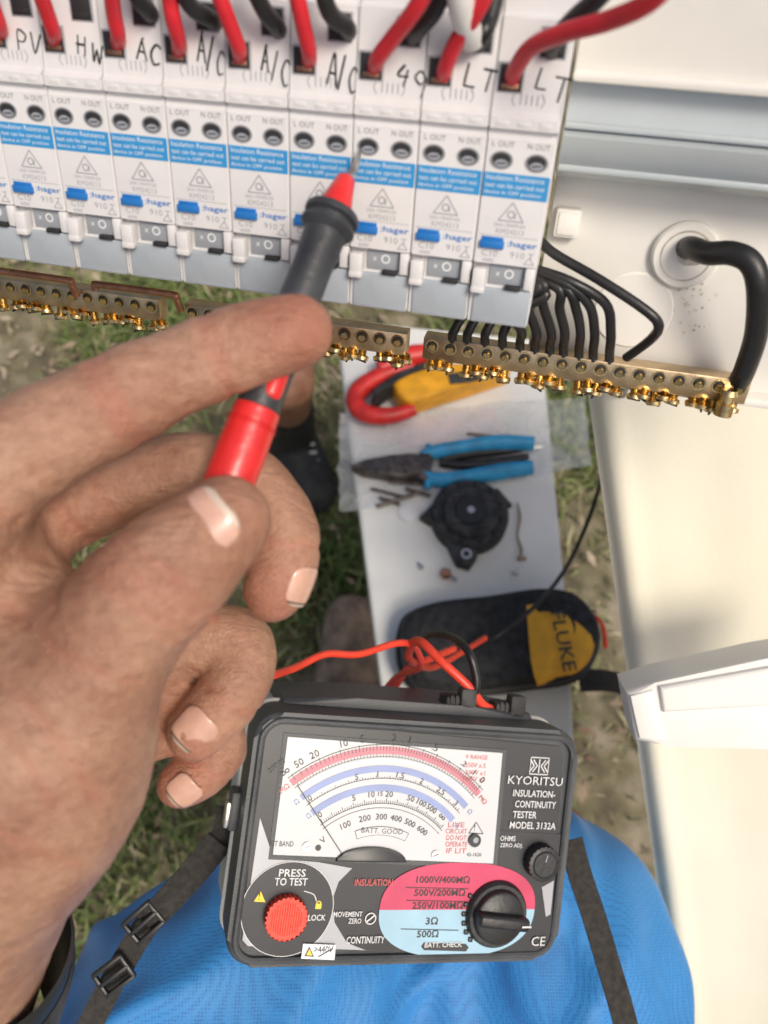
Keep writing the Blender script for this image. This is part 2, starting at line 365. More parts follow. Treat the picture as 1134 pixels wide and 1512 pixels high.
K=[[(815,78,-4),(820,60,2),(848,28,8),(885,-5,14),(930,-60,18)],
   [(607,58,-4),(618,42,2),(638,20,6),(655,-10,9),(690,-60,12)],
   [(514,50,-4),(512,40,1),(492,25,5),(480,0,8),(470,-60,10)],
   [(412,46,-4),(408,38,1),(392,18,5),(378,-10,8),(360,-60,10)],
   [(318,34,-4),(312,28,1),(285,12,5),(268,-15,8),(250,-60,10)],
   [(225,24,-4),(218,15,1),(200,-10,5),(190,-60,8)],
   [(708,66,-4),(712,50,2),(722,30,0),(735,-20,-4)]]
for q in K: wire("black_wire",q,2.2,BLKW)
wire("white_wire",[(697,58,1),(691,42,5),(683,15,9),(679,-15,12),(670,-60,15)],3.2,WHTW)
# brass bars
def bar(name,x0,n,pitch=6.5,skip=()):
    b=B(); L=n*pitch
    b.box(((x0+L/2)*k,-25.2*k,-40*k),(L*k,8.4*k,7*k),BRASSD,.5*k)
    for i in range(n):
        x=(x0+pitch*(i+.5))
        b.arc(x*k,-24*k,-36.35*k,1.9*k,2.45*k,0,360,BRASS,20); b.disc(x*k,-24*k,-36.4*k,1.95*k,DARK,20)
        b.cyl((x*k,-24.2*k,-36.9*k),(x*k,-24.6*k,-35.9*k),1.3*k,BRASS,14)
        for sgn in (0,1):
            if sgn and i%3==1: continue
            xx=x+sgn*pitch*.5
            j=random.uniform(-.8,1.0)-(1.6 if sgn else 0); dz=random.uniform(-.5,.5)
            p0=Vector((xx*k,-28.6*k,(-38.8+sgn*1.4)*k)); d=Vector((dz*.25,-1,random.uniform(.05,.4))).normalized()
            e=p0+d*(3.4+j)*k
            prof=[]; nn=7
            for q in range(nn): prof+=[(q/nn,1.4*k),((q+.5)/nn,1.75*k)]
            prof+=[(1,1.5*k)]; b.rev(p0,e,prof,BRASS,14)
            b.rev(e,e+d*1.8*k,[(0,2.1*k),(.15,2.6*k),(.8,2.6*k),(1,2.1*k)],BRASS,16)
            a=random.uniform(0,3.14); sd=Vector((math.cos(a),0,math.sin(a))); h2=e+d*1.85*k
            b.tube([h2-sd*2.2*k,h2+sd*2.2*k],.4*k,DARK,6,1)
    return b.build(name,MB)
bar("brass_terminal_bar",-26.5,17); bar("brass_terminal_bar",-32.5-13*6.5,13); bar("brass_terminal_bar",-32.5-13*6.5-10-12*6.5,12); bar("brass_terminal_bar",-300,10)
b=B()
for ax,bx in ((-150,-118),(-196,-160)):
    b.tube([(ax*k,-19*k,-33*k),(ax*k,-17.5*k,-33*k),((ax+2)*k,-16.8*k,-33*k),((bx-2)*k,-16.8*k,-33*k),(bx*k,-18*k,-33*k),((bx+1)*k,-23*k,-34*k)],1.3*k,COPPER,10,6)
b.build("copper_link",MB)
b=B(); 
e=Vector((hb(1078,575,-34*k))); b.rev(e,e+Vector((0,-9*k,1*k)),[(0,2.6*k),(.2,3*k),(.25,2.4*k),(.5,2.4*k),(.55,3.2*k),(1,3*k)],BRASS,16); b.build("brass_terminal_screw",MB)
ends=[(668,505),(690,505),(716,508),(742,512),(768,515),(790,518),(812,522),(832,524),(855,528),(876,530),(900,533)]
for i,(u,v) in enumerate(ends):
    t=i/10
    e=hb(u,v-12,-37*k); e2=hb(u,v+2,-38*k)
    s0=hb(760+t*20,430-t*35,-30*k)
    jj=random.uniform(-11,11)
    if i<4: pts=[hb(u+26,455,-40*k),hb(u+10,475,-36*k),hb(u+1,492,-35*k),e,e2]
    else: pts=[s0,hb(770+t*70+jj,415+ (1-t)*25+jj*.6,-24*k),hb(u-12+t*6+jj*.4,455-t*6+jj,-26*k),hb(u+2,490,-30*k),e,e2]
    b=B(); b.tube([tuple(q) for q in pts],1.6*k,BLKW,10,8)
    b.cyl(e+Vector((0,1.2*k,.3*k)),e2,1.15*k,COPPER,8); b.build("black_wire",MB)
b=B(); b.tube([tuple(hb(*q)) for q in [(790,345,-38*k),(815,372,-30*k),(880,410,-24*k),(945,452,-20*k),(972,478,-20*k),(962,500,-26*k),(925,528,-36*k)]],1.6*k,BLKW,10,8); b.build("black_wire",MB)
b=B(); b.tube([tuple(hb(*q)) for q in [(1008,366,-50*k),(1022,366,-40*k),(1045,374,-33*k),(1080,374,-28*k),(1108,388,-25*k),(1120,425,-24*k),(1117,490,-28*k),(1102,540,-34*k),(1092,562,-38*k)]],3.5*k,BLKW,16,8); b.build("black_cable",MB)
# enclosure
EN=empty("switchboard_enclosure",MB)
b=B()
xa,xb=9.8*k,190*k
def yy(u,v,z): return hb(u,v,z).y
b.box(((xa+xb)/2-.0*k,5*k,-49*k),((xb-xa),74*k,4*k),ENC,.8*k)
b.box((-130*k,45*k,-47*k),(276*k,96*k,5*k),ENC,.8*k)
b.box(((xa+xb)/2,-30*k,-44.5*k),((xb-xa),3*k,9*k),ENC,.8*k)
sq=hb(838,328,-45*k); b.box((sq.x,sq.y,-45*k),(8*k,9*k,5*k),ENC,.8*k); b.box((sq.x,sq.y,-42.4*k),(6*k,7*k,1*k),ENC,.4*k)
c=hb(1012,376,-46*k); 
b.rev((c.x,c.y,-48*k),(c.x,c.y,-44*k),[(0,10.5*k),(.8,10.5*k),(1,9.8*k)],ENC,36)
b.arc(c.x,c.y,-43.9*k,7.4*k,8.0*k,0,360,ENCD,36)
rg=[(c.x+1*k+(4.6+random.uniform(-.7,.7))*k*math.cos(a_/14*6.283),c.y+1*k+(4.2+random.uniform(-.7,.7))*k*math.sin(a_/14*6.283)) for a_ in range(14)]
b.flat(rg,-43.85*k,ENCD)
c2=hb(935,460,-46*k); b.rev((c2.x,c2.y,-48*k),(c2.x,c2.y,-46.4*k),[(0,13*k),(.7,13*k),(1,12.4*k)],ENC,36)
for i in range(46):
    a=random.uniform(0,6.28); r=random.uniform(0,11)*k; b.disc(c.x+6*k+r*math.cos(a),c.y-15*k+r*math.sin(a),-46.9*k+i*2e-6,random.uniform(.15,.6)*k,ENCD,7)
b.build("back_panel",MB,EN)
b=B()
y1=yy(1000,128,-22*k);y2=yy(1000,207,-22*k);y3=yy(1000,215,-22*k);y4=yy(1000,280,-30*k)
L=xb-xa
pr=[(y4-.002,-.046),(y4,-.032),(y4+.003,-.027),(y3-.004,-.022),(y3,-.0205),(y2,-.0245),(y1,-.0245),(y1+.001,-.046)]
vs=[(xa,a,z) for a,z in pr]+[(xb,a,z) for a,z in pr]; n=len(pr)
b.add(vs,[(i,i+n,i+1+n,i+1) for i in range(n-1)],RAIL,False)
b.box(((xa+xb)/2,(y2+.0012),-.0232),(L,.0016,.0022),RAIL,.0004)
b.box(((xa+xb)/2,(y4+.0035),-.0265),(L,.002,.002),RAIL,.0006)
b.build("metal_rail",MB,EN)
b=B(); b.box(((xa+xb)/2,y1+.06,-.022),(L,.118,.004),ENC,.001)
b.box(((xa+xb)/2,y1+.001,-.0195),(L,.003,.004),ENC,.001); b.build("upper_cover",MB,EN)
# ================================================================== DOOR
tl=P(862,536,.45); bl=P(1004,1545,.60); tr=P(1330,470,.41)
ey=(tl-bl).normalized(); ex=(tr-tl).normalized(); ez=ex.cross(ey).normalized(); ex=ey.cross(ez)
MD=Matrix(((ex.x,ey.x,ez.x,bl.x),(ex.y,ey.y,ez.y,bl.y),(ex.z,ey.z,ez.z,bl.z),(0,0,0,1))); H=(tl-bl).length
b=B(); NX,NY=40,50; vs=[]
for j in range(NY+1):
    for i in range(NX+1):
        s=i/NX; x=.32*s**1.5; t=j/NY
        roll=.010*math.exp(-(x/.005)**2)*-1+.0022*math.exp(-((x-.012)/.007)**2)
        vs.append((x,-.01+t*(H+.02),roll+.0010*noise.noise(Vector((x*18,t*5,1)))-.0015*math.exp(-((x-.055)/.02)**2)))
b.add(vs,[(j*(NX+1)+i,j*(NX+1)+i+1,(j+1)*(NX+1)+i+1,(j+1)*(NX+1)+i) for j in range(NY) for i in range(NX)],DOOR,True)
b.box((.163,H/2,-.013),(.318,H+.018,.009),DOOR,.003)
b.build("cabinet_door",MD)
Ml=frame((0,0,-.40),(1,-.0,.15),(0,1,.1))
def hl(u,v,z=0): return hit(Ml,u,v,z)
b=B()
o1=[hl(*q) for q in [(924,1022),(968,1008),(1134,972),(1300,945),(1300,1112),(1134,1106),(985,1103),(938,1096)]]
b.prism([(q.x,q.y) for q in o1],-.03,0,ENC,.004,seg=4)
o2=[hl(*q) for q in [(930,1027),(964,1018),(982,1094),(944,1090)]]
b.prism([(q.x,q.y) for q in o2],0,.001,ENC,.0006)
o3=[hl(*q) for q in [(972,1012),(1290,955),(1290,1030),(978,1050)]]
b.prism([(q.x,q.y) for q in o3],0,.003,ENC,.002,seg=3)
b.build("door_latch_cover",Ml)
# ================================================================== INSULATION TESTER
MM=frame((.0142,-.1541,-.3638),(.9494,-.1357,-.2747),(.1257,.9884,-.055))
def hm(u,v,z=0): return hit(MM,u,v,z)
ppx=.16/477
def rrect(w,h,r,n=6,cx=0,cy=0):
    o=[]
    for sx,sy,a0 in ((1,1,0),(-1,1,90),(-1,-1,180),(1,-1,270)):
        for i in range(n+1):
            a=math.radians(a0+90*i/n); o.append((cx+sx*(w/2-r)+r*math.cos(a),cy+sy*(h/2-r)+r*math.sin(a)))
    return o
TE=empty("insulation_tester",MM)
b=B()
Wd,Hd=.162,.1115
b.prism(rrect(Wd,Hd,.012),-.022,0,MBODY,.003,seg=4)
b.prism(rrect(Wd-.004,Hd-.004,.012),-.030,-.022,MBODY)
b.prism(rrect(Wd-.002,Hd-.002,.012),-.062,-.030,MBACK)
o=rrect(Wd-.007,Hd-.007,.0095,8); b.tube([(x,y,.0008) for x,y in o+[o[0],o[1]]],.0016,MBODY,8,1)
o=rrect(Wd-.0005,Hd-.0005,.012,8); b.tube([(x,y,-.026) for x,y in o+[o[0],o[1]]],.0014,MBACK,8,1)
b.prism([(-.070,.052),(-.066,.0585),(-.03,.0605),(.030,.0605),(.064,.0585),(.068,.052)],-.060,-.02,MBODY,.003)
b.build("case",MM,TE)
b=B()
def poly(pts,z,m): b.flat([hm(u,v,z)[:2] for u,v in pts],z,m)
poly([(400,1062),(826,1102),(832,1110),(812,1400),(804,1408),(362,1398),(356,1390),(388,1072)],.0010,MPAN)
sw=[(384,1208),(404,1268),(470,1273),(520,1282),(500,1302),(490,1330),(494,1362),(512,1392),(540,1403),(366,1397),(358,1388)]
poly(sw,.0013,MSIL)
poly([(738,1226),(828,1232),(822,1290),(790,1296),(770,1282),(735,1280)],.00125,MPAN)
poly([(800,1310),(818,1300),(813,1350),(806,1354)],.0013,MSIL)
poly([(419,1082),(748,1107),(734,1282),(396,1269)],.0014,MBODY)
poly([(425,1088),(742,1112),(728,1275),(403,1262)],.0017,DIAL)
zd=.0019; c0=hm(550,1330,zd); cx0,cy0=c0.x,c0.y
A0,A1=131,47
def band(rp,wp,m,a0=A0,a1=A1,z=zd): b.arc(cx0,cy0,z,(rp-wp/2)*ppx,(rp+wp/2)*ppx,a0,a1,m,64)
band(203,10,DRED); band(178,9,DBLUE); band(152,9,DBLUE); band(211,1.0,DBLK); band(190,5,WPRINT,129,49,zd+.0001); band(194.5,.7,DBLK); band(165,.8,DBLK); band(131,.8,DBLK); band(125,.7,DBLK)
for i in range(61):
    a=math.radians(129-i*80/60); big=i%5==0
    for r0,l in ((131,7 if big else 4),(195,4 if big else 2.5),(165,4 if big else 2)):
        b.line((cx0+r0*ppx*math.cos(a),cy0+r0*ppx*math.sin(a)),(cx0+(r0+l)*ppx*math.cos(a),cy0+(r0+l)*ppx*math.sin(a)),zd+.00005,.7*ppx,DBLK)
    a=math.radians(129-(i/60)**.8*80)
    b.line((cx0+203*ppx*math.cos(a),cy0+203*ppx*math.sin(a)),(cx0+(213 if big else 209)*ppx*math.cos(a),cy0+(213 if big else 209)*ppx*math.sin(a)),zd+.0001,.7*ppx,DBLK)
def arct(t,r,a,h,m=DBLK):
    aa=math.radians(a); b.text(t,cx0+r*ppx*math.cos(aa),cy0+r*ppx*math.sin(aa),zd+.00015,h*ppx,m,rot=aa-math.pi/2)
for t,a in (("50",125),("20",119),("10",108),("5",101),("2",89),("1",83),(".5",73),("0",50)): arct(t,220,a,9.5)
arct(".2",220,60,8); arct(".1",220,55,8); arct("∞",220,130.5,6)
for t,a in (("200",133),("100",130)): arct(t,234,a,6.5)
for t,a in (("0",128),("5",105),("1",95),("1.5",84),("2",73),("2.5",62),("3",52)): arct(t,171,a,8)
for t,a in (("0",128),("5",108),("10",98),("15",93),("20",88),("50",75),("100",68),("500",61)): arct(t,144,a,8 if t!="15" else 6)
arct("∞",144,53,5)
for t,a in (("V",135),("100",117),("200",103),("300",91),("400",80),("500",69),("600",58)): arct(t,113,a,8)
for r_,a_ in ((203,134),(178,133.5),(152,133)): arct("MΩ" if r_>200 else "Ω",r_,a_,7,TXTR if r_>200 else DBLUE)
arct("MΩ",203,44,7,TXTR); arct("Ω",178,44,7,DBLUE); arct("Ω",152,43,7,DBLUE)
band(94,12,DBLK,112,66); band(94,10.6,DIAL,111.5,66.5,zd+.00008); arct("BATT. GOOD",94,89,7)
a=math.radians(129.5); b.line((cx0+70*ppx*math.cos(a),cy0+70*ppx*math.sin(a)),(cx0+196*ppx*math.cos(a),cy0+196*ppx*math.sin(a)),zd+.0006,1.3*ppx,DBLK)
q=hm(548,1272,.002); o=[(q.x+50*ppx*math.cos(t),q.y+20*ppx*math.sin(t)) for t in [math.pi*i/20 for i in range(21)]]; b.prism(o,.0018,.0032,MPAN,.0006)
def mt(t,u,v,h,m=TXT,w=None,z=.0019,rot=0,bold=False):
    q=hm(u,v,z); b.text(t,q.x,q.y,z,h*ppx,m,w*ppx if w else None,rot,bold)
mt("UT BAND",417,1246,7,DBLK,30)
mt("500V x1",702,1141,6.5,TXTR,30); mt("1000V x2",700,1150,6.5,TXTR,34); mt("V RANGE",704,1118,6,TXTR,34); mt("250V x.5",702,1130,6.5,TXTR,32)
for i,t in enumerate(("LIVE","CIRCUIT","DO NOT","OPERATE","IF LIT")): mt(t,674,1218+i*9.6,7,TXTR,14+3.0*len(t)*.9)
mt("42-1620",700,1262,5,DBLK,22)
q=hm(700,1240,.002); b.cyl((q.x,q.y,.0018),(q.x,q.y,.0034),9*ppx,MPAN); b.disc(q.x+.0003,q.y+.0003,.00345,4*ppx,GREYR)
tr_=[(690,1228),(711,1229),(701,1212)]
for i in range(3): b.line(hm(*tr_[i])[:2],hm(*tr_[(i+1)%3])[:2],zd,1*ppx,DBLK)
mt("!",701,1222,8,DBLK)
for u,v in ((453,1250),(643,1262)):
    q=hm(u,v,.002); b.cyl((q.x,q.y,.0018),(q.x,q.y,.0026),6*ppx,STEEL,16); b.line((q.x-.0014,q.y-.0006),(q.x+.0014,q.y+.0006),.00265,.0004,DBLK)
q=hm(470,1252,.002); b.disc(q.x,q.y,.00195,4*ppx,DBLK)
mt("KYORITSU",791,1153,12,TXT,88); mt("INSULATION-",789,1172,10,TXT,68,bold=True); mt("CONTINUITY",791,1188,10,TXT,66,bold=True); mt("TESTER",775,1203,10,TXT,38,bold=True); mt("MODEL 3132A",787,1219,10,TXT,74,bold=True)
mt("OHMS",750,1238,7.5,TXT,24,bold=True); mt("ZERO ADJ.",755,1249,7.5,TXT,36,bold=True)
q=hm(796,1131,.0015)
for sx in (-1,1):
    for i in range(2):
        x_=(3+i*5)*sx*ppx
        b.line((q.x+x_,q.y),(q.x+x_+7*sx*ppx,q.y+9*ppx),.0016,1.8*ppx,TXT); b.line((q.x+x_,q.y),(q.x+x_+7*sx*ppx,q.y-9*ppx),.0016,1.8*ppx,TXT)
b.line((q.x,q.y-10*ppx),(q.x,q.y+10*ppx),.00165,1.8*ppx,TXT)
for s_ in (-1,1): b.line((q.x-14*ppx,q.y+s_*12*ppx),(q.x+15*ppx,q.y+s_*12*ppx),.0016,1.5*ppx,TXT)
for s_ in (-14,15): b.line((q.x+s_*ppx,q.y-12*ppx),(q.x+s_*ppx,q.y+12*ppx),.0016,1.2*ppx,TXT)
q=hm(425,1342,.0015); b.disc(q.x,q.y,.0016,62*ppx,TXT,48); b.disc(q.x,q.y,.0017,61*ppx,MPAN,48)
mt("PRESS",432,1289,10,TXT,36,bold=True); mt("TO TEST",430,1302,10,TXT,44,bold=True); mt("LOCK",468,1355,8,TXT,24,bold=True)
mt("INSULATION",552,1303,9,TXTR,54,bold=True); mt("MOVEMENT",514,1350,7,TXT,40,bold=True); mt("ZERO",524,1360,7,TXT,18,bold=True); mt("CONTINUITY",540,1388,9.5,TXT,54,bold=True); mt("CE",795,1390,13,TXT,22)
q=hm(547,1356,.0015); b.arc(q.x,q.y,.0018,6.5*ppx,8*ppx,0,360,TXT,24); b.line((q.x-6*ppx,q.y-5*ppx),(q.x+6*ppx,q.y+5*ppx),.0018,2*ppx,TXT)
T3=[(371,1330),(394,1331),(384,1309)]; b.flat([hm(*t)[:2] for t in T3],.0019,DBLK); b.flat([hm(*t)[:2] for t in [(374,1328),(391,1329),(384,1313)]],.002,YEL); mt("!",383,1323,10,DBLK,z=.0021)
q=hm(470,1337,.0015); b.flat([(q.x-4*ppx,q.y-4*ppx),(q.x+4*ppx,q.y-4*ppx),(q.x+4*ppx,q.y+3*ppx),(q.x-4*ppx,q.y+3*ppx)],.0019,YEL); b.arc(q.x,q.y+3*ppx,.0019,2.2*ppx,3.6*ppx,0,180,YEL,10)
b.stroke([hm(448,1313)[:2],hm(462,1318)[:2],hm(466,1328)[:2]],.0019,1.2*ppx,TXT)
st=[hm(*t) for t in [(446,1389),(494,1391),(492,1413),(443,1411)]]; b.flat([t[:2] for t in st],.0026,WPRINT); mt(">440V",478,1402,9,DBLK,26,z=.0028); b.line(hm(468,1408)[:2],hm(490,1396)[:2],.0029,1.2*ppx,DBLK)
b.flat([hm(*t)[:2] for t in [(448,1407),(462,1408),(455,1393)]],.0028,DBLK); b.flat([hm(*t)[:2] for t in [(450.5,1405.5),(459.5,1406),(455,1396)]],.0029,YEL)
c1=hm(678,1343,.0015); rx,ry=118*ppx,65*ppx
def ell(a,s=1): 
    ca,sa=math.cos(a),math.sin(a); e_=.82
    return (c1.x+rx*math.copysign(abs(ca)**e_,ca),c1.y+ry*math.copysign(abs(sa)**e_,sa))
b.flat([ell(math.pi*i/40) for i in range(41)],.0016,PINK); b.flat([ell(math.pi+math.pi*i/40) for i in range(41)],.0016,LBLUE)
for t,v,w_ in (("1000V/400MΩ",1299,80),("500V/200MΩ",1318,76),("250V/100MΩ",1337,76),("3Ω",1360,18),("500Ω",1379,32)):
    mt(t,{1299:655,1318:650,1337:647,1360:638,1379:632}[v],v,10,DBLK,w_,bold=True)
for v in (1308,1327,1369): q1=hm(598 if v<1350 else 590,v);q2=hm(690 if v<1350 else 675,v+2); b.line(q1[:2],q2[:2],.0018,1.1*ppx,DBLK)
o=[hm(u,v) for u,v in [(624,1389),(686,1391),(690,1396),(686,1402),(624,1400),(620,1395)]]; b.flat([t[:2] for t in o],.0018,DBLK); mt("BATT. CHECK",655,1395,7,TXT,56,z=.002,bold=True)
b.build("face_panel",MM,TE)
b=B()
def knob(u,v,r,h,ribs,m,z=.0016):
    q=hm(u,v,z+h*.5); N=ribs*4; out=[]
    for i in range(N):
        a=2*math.pi*i/N; rr=r*(1 if (i%4)<2 else .94); out.append((q.x+rr*math.cos(a),q.y+rr*math.sin(a)))
    b.prism(out,z,z+h,m,r*.08); return q
q=knob(422,1354,28*ppx,.0045,26,ORANGE); b.disc(q.x,q.y,.00615,22*ppx,ORANGE)
for i in range(-6,7):
    ww=math.sqrt(max(0,21**2-(i*3.2)**2))*ppx; b.tube([(q.x+i*3.2*ppx,q.y-ww,.0062),(q.x+i*3.2*ppx,q.y+ww,.0062)],.6*ppx,ORANGE,6,1)
q=knob(800,1273,25*ppx,.006,22,KNOB); b.rev((q.x,q.y,.0076),(q.x,q.y,.0082),[(0,19*ppx),(1,17*ppx)],KNOB,24); b.line((q.x,q.y+4*ppx),(q.x+2*ppx,q.y+14*ppx),.0084,1.6*ppx,GREYR)
q=hm(735,1352,.004); b.rev((q.x,q.y,.0017),(q.x,q.y,.0045),[(0,47*ppx),(.6,46*ppx),(1,43*ppx)],KNOB,48)
b.rev((q.x,q.y,.0045),(q.x,q.y,.0080),[(0,38*ppx),(.8,36*ppx),(1,33*ppx)],KNOB,48)
b.box((q.x,q.y,.0100),(78*ppx,18*ppx,.006),KNOB,.0018,Matrix.Translation((q.x,q.y,0))@Matrix.Rotation(math.radians(-6),4,'Z')@Matrix.Translation((-q.x,-q.y,0)),3)
b.box((q.x+32*ppx,q.y-3*ppx,.0131),(14*ppx,2.4*ppx,.0006),TXT)
for a in (150,165,180,195,210,225): 
    t=math.radians(a); b.box((q.x+50*ppx*math.cos(t),q.y+50*ppx*math.sin(t),.0022),(6*ppx,6*ppx,.0014),KNOB,.0003)
b.build("controls",MM,TE)
b=B()
for u,v in ((676,1034),(748,1044)):
    q=hm(u,v,-.028)
    b.box((q.x,q.y-.002,-.028),(.0175,.010,.012),RUB,.002)
    b.box((q.x+.003,q.y+.002,-.024),(.009,.011,.008),RUB,.0018)
    for i in range(3): b.box((q.x-.006+i*.0028,q.y-.001,-.0217),(.0014,.009,.001),RUB,.0003)
    b.cyl((q.x+.004,q.y-.004,-.026),(q.x+.013,q.y-.008,-.026),.0032,RUB,16)
b.build("lead_plugs",MM,TE)
b=B()
q=hm(340,1195,-.02); b.box((-.082,q.y,-.022),(.006,.018,.012),MBODY,.0015); b.box((-.0855,q.y-.002,-.020),(.003,.012,.006),STEEL,.001)
q=hm(845,1245,-.02); b.box((.082,q.y,-.022),(.006,.018,.012),MBODY,.0015)
b.build("strap_lugs",MM,TE)
nrm=R@Vector((.1,.1,1))
b=B()
b.ribbon([P(338,1190,.385),P(332,1230,.382),P(300,1275,.385),P(255,1325,.388),P(215,1368,.39),P(180,1425,.39),P(150,1480,.39),P(118,1545,.39)],.0125,nrm,WEB)
b.ribbon([P(322,1240,.38),P(280,1290,.383),P(240,1335,.384),P(214,1362,.386)],.0115,nrm,WEB)
b.ribbon([P(843,1240,.412),P(856,1290,.408),P(876,1350,.405),P(897,1420,.402),P(915,1480,.40),P(932,1545,.40)],.0125,nrm,WEB)
for u,v,d,ang in ((212,1362,.383,-50),(168,1440,.384,-55)):
    c=P(u,v,d); t=(P(u+40*math.cos(math.radians(ang)),v-40*math.sin(math.radians(ang)),d)-c).normalized()
    ez=Vector(nrm).normalized(); ez=(ez-t*ez.dot(t)).normalized(); ey_=ez.cross(t)
    Mx=Matrix(((t.x,ey_.x,ez.x,c.x),(t.y,ey_.y,ez.y,c.y),(t.z,ey_.z,ez.z,c.z),(0,0,0,1)))
    for yy_ in (-.0075,.0075): b.box((0,yy_,0),(.014,.0024,.0035),BUCK,.001,Mx)
    for xx_ in (-.006,0,.006): b.box((xx_,0,.0005),(.0024,.0165,.0035),BUCK,.001,Mx)
so=b.build("carry_strap"); so.parent=TE; so.matrix_parent_inverse=MM.inverted()
def lead(name,pts,r,m):
    b=B(); b.tube([tuple(P(*q)) for q in pts],r,m,12,8); return b.build(name)
lead("red_test_lead",[(727,1048,.405),(712,1040,.402),(690,1012,.398),(650,975,.40),(622,948,.41),(608,952,.43),(606,975,.47),(640,985,.55),(690,958,.62),(716,942,.66)],.0024,LEADR)
lead("red_test_lead",[(560,1030,.50),(585,1000,.48),(620,985,.45),(612,955,.43),(585,950,.42),(530,966,.405),(480,966,.39),(430,988,.36),(370,1000,.30),(320,950,.245),(296,850,.205),(300,825,.198)],.0019,LEADR)
lead("red_test_lead",[(575,1030,.52),(600,990,.52),(632,974,.53),(670,958,.56)],.0026,LEADR)
lead("black_test_lead",[(690,1050,.405),(700,1030,.40),(703,1000,.398),(690,960,.40),(665,940,.42),(635,938,.44),(618,955,.47),(612,985,.55)],.0021,BLKW)
lead("black_cable",[(926,560,.34),(915,600,.50),(890,700,.70),(868,770,.78),(835,840,.80),(790,895,.75),(740,935,.73),(700,960,.74)],.0022,BLKW)
# ================================================================== PROBE
b=B()
a0=P(530,226,.2105); a1=P(523,250,.2065); 
ax0=P(512,262,.2055); end=P(290,838,.191)
L=(end-ax0); 
b.tube([a0,a1,P(514,262,.2055)],[.0007,.0010,.0012],STEEL,12,4)
def st(px): return px/617.0
b.rev(ax0,end,[(0,.0019),(st(3),.0025),(st(45),.0042),(st(58),.0050),(st(62),.0050)],PRED,32)
b.rev(ax0,end,[(st(56),.0052),(st(58),.0068),(st(62),.0073),(st(69),.0073),(st(73),.0062),(st(77),.0062),(st(80),.0072),(st(86),.0073),(st(91),.0066),(st(96),.0056),(st(150),.0052),(st(250),.0054),(st(378),.0056),(st(380),.0050)],PBLK,40)
b.rev(ax0,end,[(st(374),.0052),(st(378),.0060),(st(440),.0064),(st(560),.0062),(st(600),.0045),(1,.003)],PRED,40)
nn=(CAM-(ax0+L*st(320))).normalized(); c=ax0+L*st(325)+nn*.0026+ (R@Vector((1,.3,0))).normalized()*.0019
b.tube([c-L.normalized()*.012,c-L.normalized()*.010,c,c+L.normalized()*.006,c+L.normalized()*.007],[.0008,.0022,.0029,.0028,.001],PRED,20,5)
for s_ in (400,404): b.rev(ax0,end,[(st(s_)-.002,.0060),(st(s_),.0065),(st(s_)+.002,.0060)],PRED,40)
b.build("test_probe")
# ================================================================== HAND
def skin_mat():
    m=bpy.data.materials.new("skin"); m.use_nodes=True; n=m.node_tree.nodes; l=m.node_tree.links; bs=n['Principled BSDF']
    tc=n.new('ShaderNodeTexCoord')
    def nz(sc,det=4):
        q=n.new('ShaderNodeTexNoise'); q.inputs['Scale'].default_value=sc; q.inputs['Detail'].default_value=det; l.new(tc.outputs['Object'],q.inputs['Vector']); return q
    n1=nz(42); r=n.new('ShaderNodeValToRGB'); l.new(n1.outputs['Fac'],r.inputs[0])
    r.color_ramp.elements[0].position=.30; r.color_ramp.elements[1].position=.72
    r.color_ramp.elements[0].color=(.30,.145,.088,1); r.color_ramp.elements[1].color=(.47,.28,.185,1)
    n2=nz(380,6); mx=n.new('ShaderNodeMix'); mx.data_type='RGBA'; mx.blend_type='MULTIPLY'; mx.inputs[0].default_value=.45
    l.new(r.outputs[0],mx.inputs[6]); r2=n.new('ShaderNodeValToRGB'); l.new(n2.outputs['Fac'],r2.inputs[0]); r2.color_ramp.elements[0].color=(.60,.5,.45,1); r2.color_ramp.elements[1].color=(1,1,1,1); r2.color_ramp.elements[0].position=.3; r2.color_ramp.elements[1].position=.6
    l.new(r2.outputs[0],mx.inputs[7])
    at=n.new('ShaderNodeAttribute'); at.attribute_name="tint"
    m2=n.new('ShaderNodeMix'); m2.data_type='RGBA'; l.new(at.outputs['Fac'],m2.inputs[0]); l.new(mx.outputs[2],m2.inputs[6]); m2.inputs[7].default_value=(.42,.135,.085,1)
    l.new(m2.outputs[2],bs.inputs['Base Color']); bs.inputs['Roughness'].default_value=.48
    bs.inputs['Subsurface Weight'].default_value=.12; bs.inputs['Subsurface Scale'].default_value=.003; bs.inputs['Subsurface Radius'].default_value=(1,.35,.2)
    mp=n.new('ShaderNodeMapping'); mp.inputs['Rotation'].default_value=(0,0,.5); mp.inputs['Scale'].default_value=(1,1.9,1.3); l.new(tc.outputs['Object'],mp.inputs['Vector'])
    v=n.new('ShaderNodeTexVoronoi'); v.inputs['Scale'].default_value=620; v.feature='DISTANCE_TO_EDGE'; l.new(mp.outputs[0],v.inputs['Vector'])
    b1=n.new('ShaderNodeBump'); b1.inputs['Strength'].default_value=.6; b1.inputs['Distance'].default_value=.0008; l.new(v.outputs['Distance'],b1.inputs['Height'])
    mp2=n.new('ShaderNodeMapping'); mp2.inputs['Rotation'].default_value=(0,0,-.6); mp2.inputs['Scale'].default_value=(.45,1.8,1); l.new(tc.outputs['Object'],mp2.inputs['Vector'])
    n3=n.new('ShaderNodeTexNoise'); n3.inputs['Scale'].default_value=130; n3.inputs['Detail'].default_value=8; n3.inputs['Roughness'].default_value=.62; l.new(mp2.outputs[0],n3.inputs['Vector'])
    b2=n.new('ShaderNodeBump'); b2.inputs['Strength'].default_value=.9; b2.inputs['Distance'].default_value=.0018; l.new(n3.outputs['Fac'],b2.inputs['Height']); l.new(b1.outputs[0],b2.inputs['Normal'])
    l.new(b2.outputs[0],bs.inputs['Normal']); return m
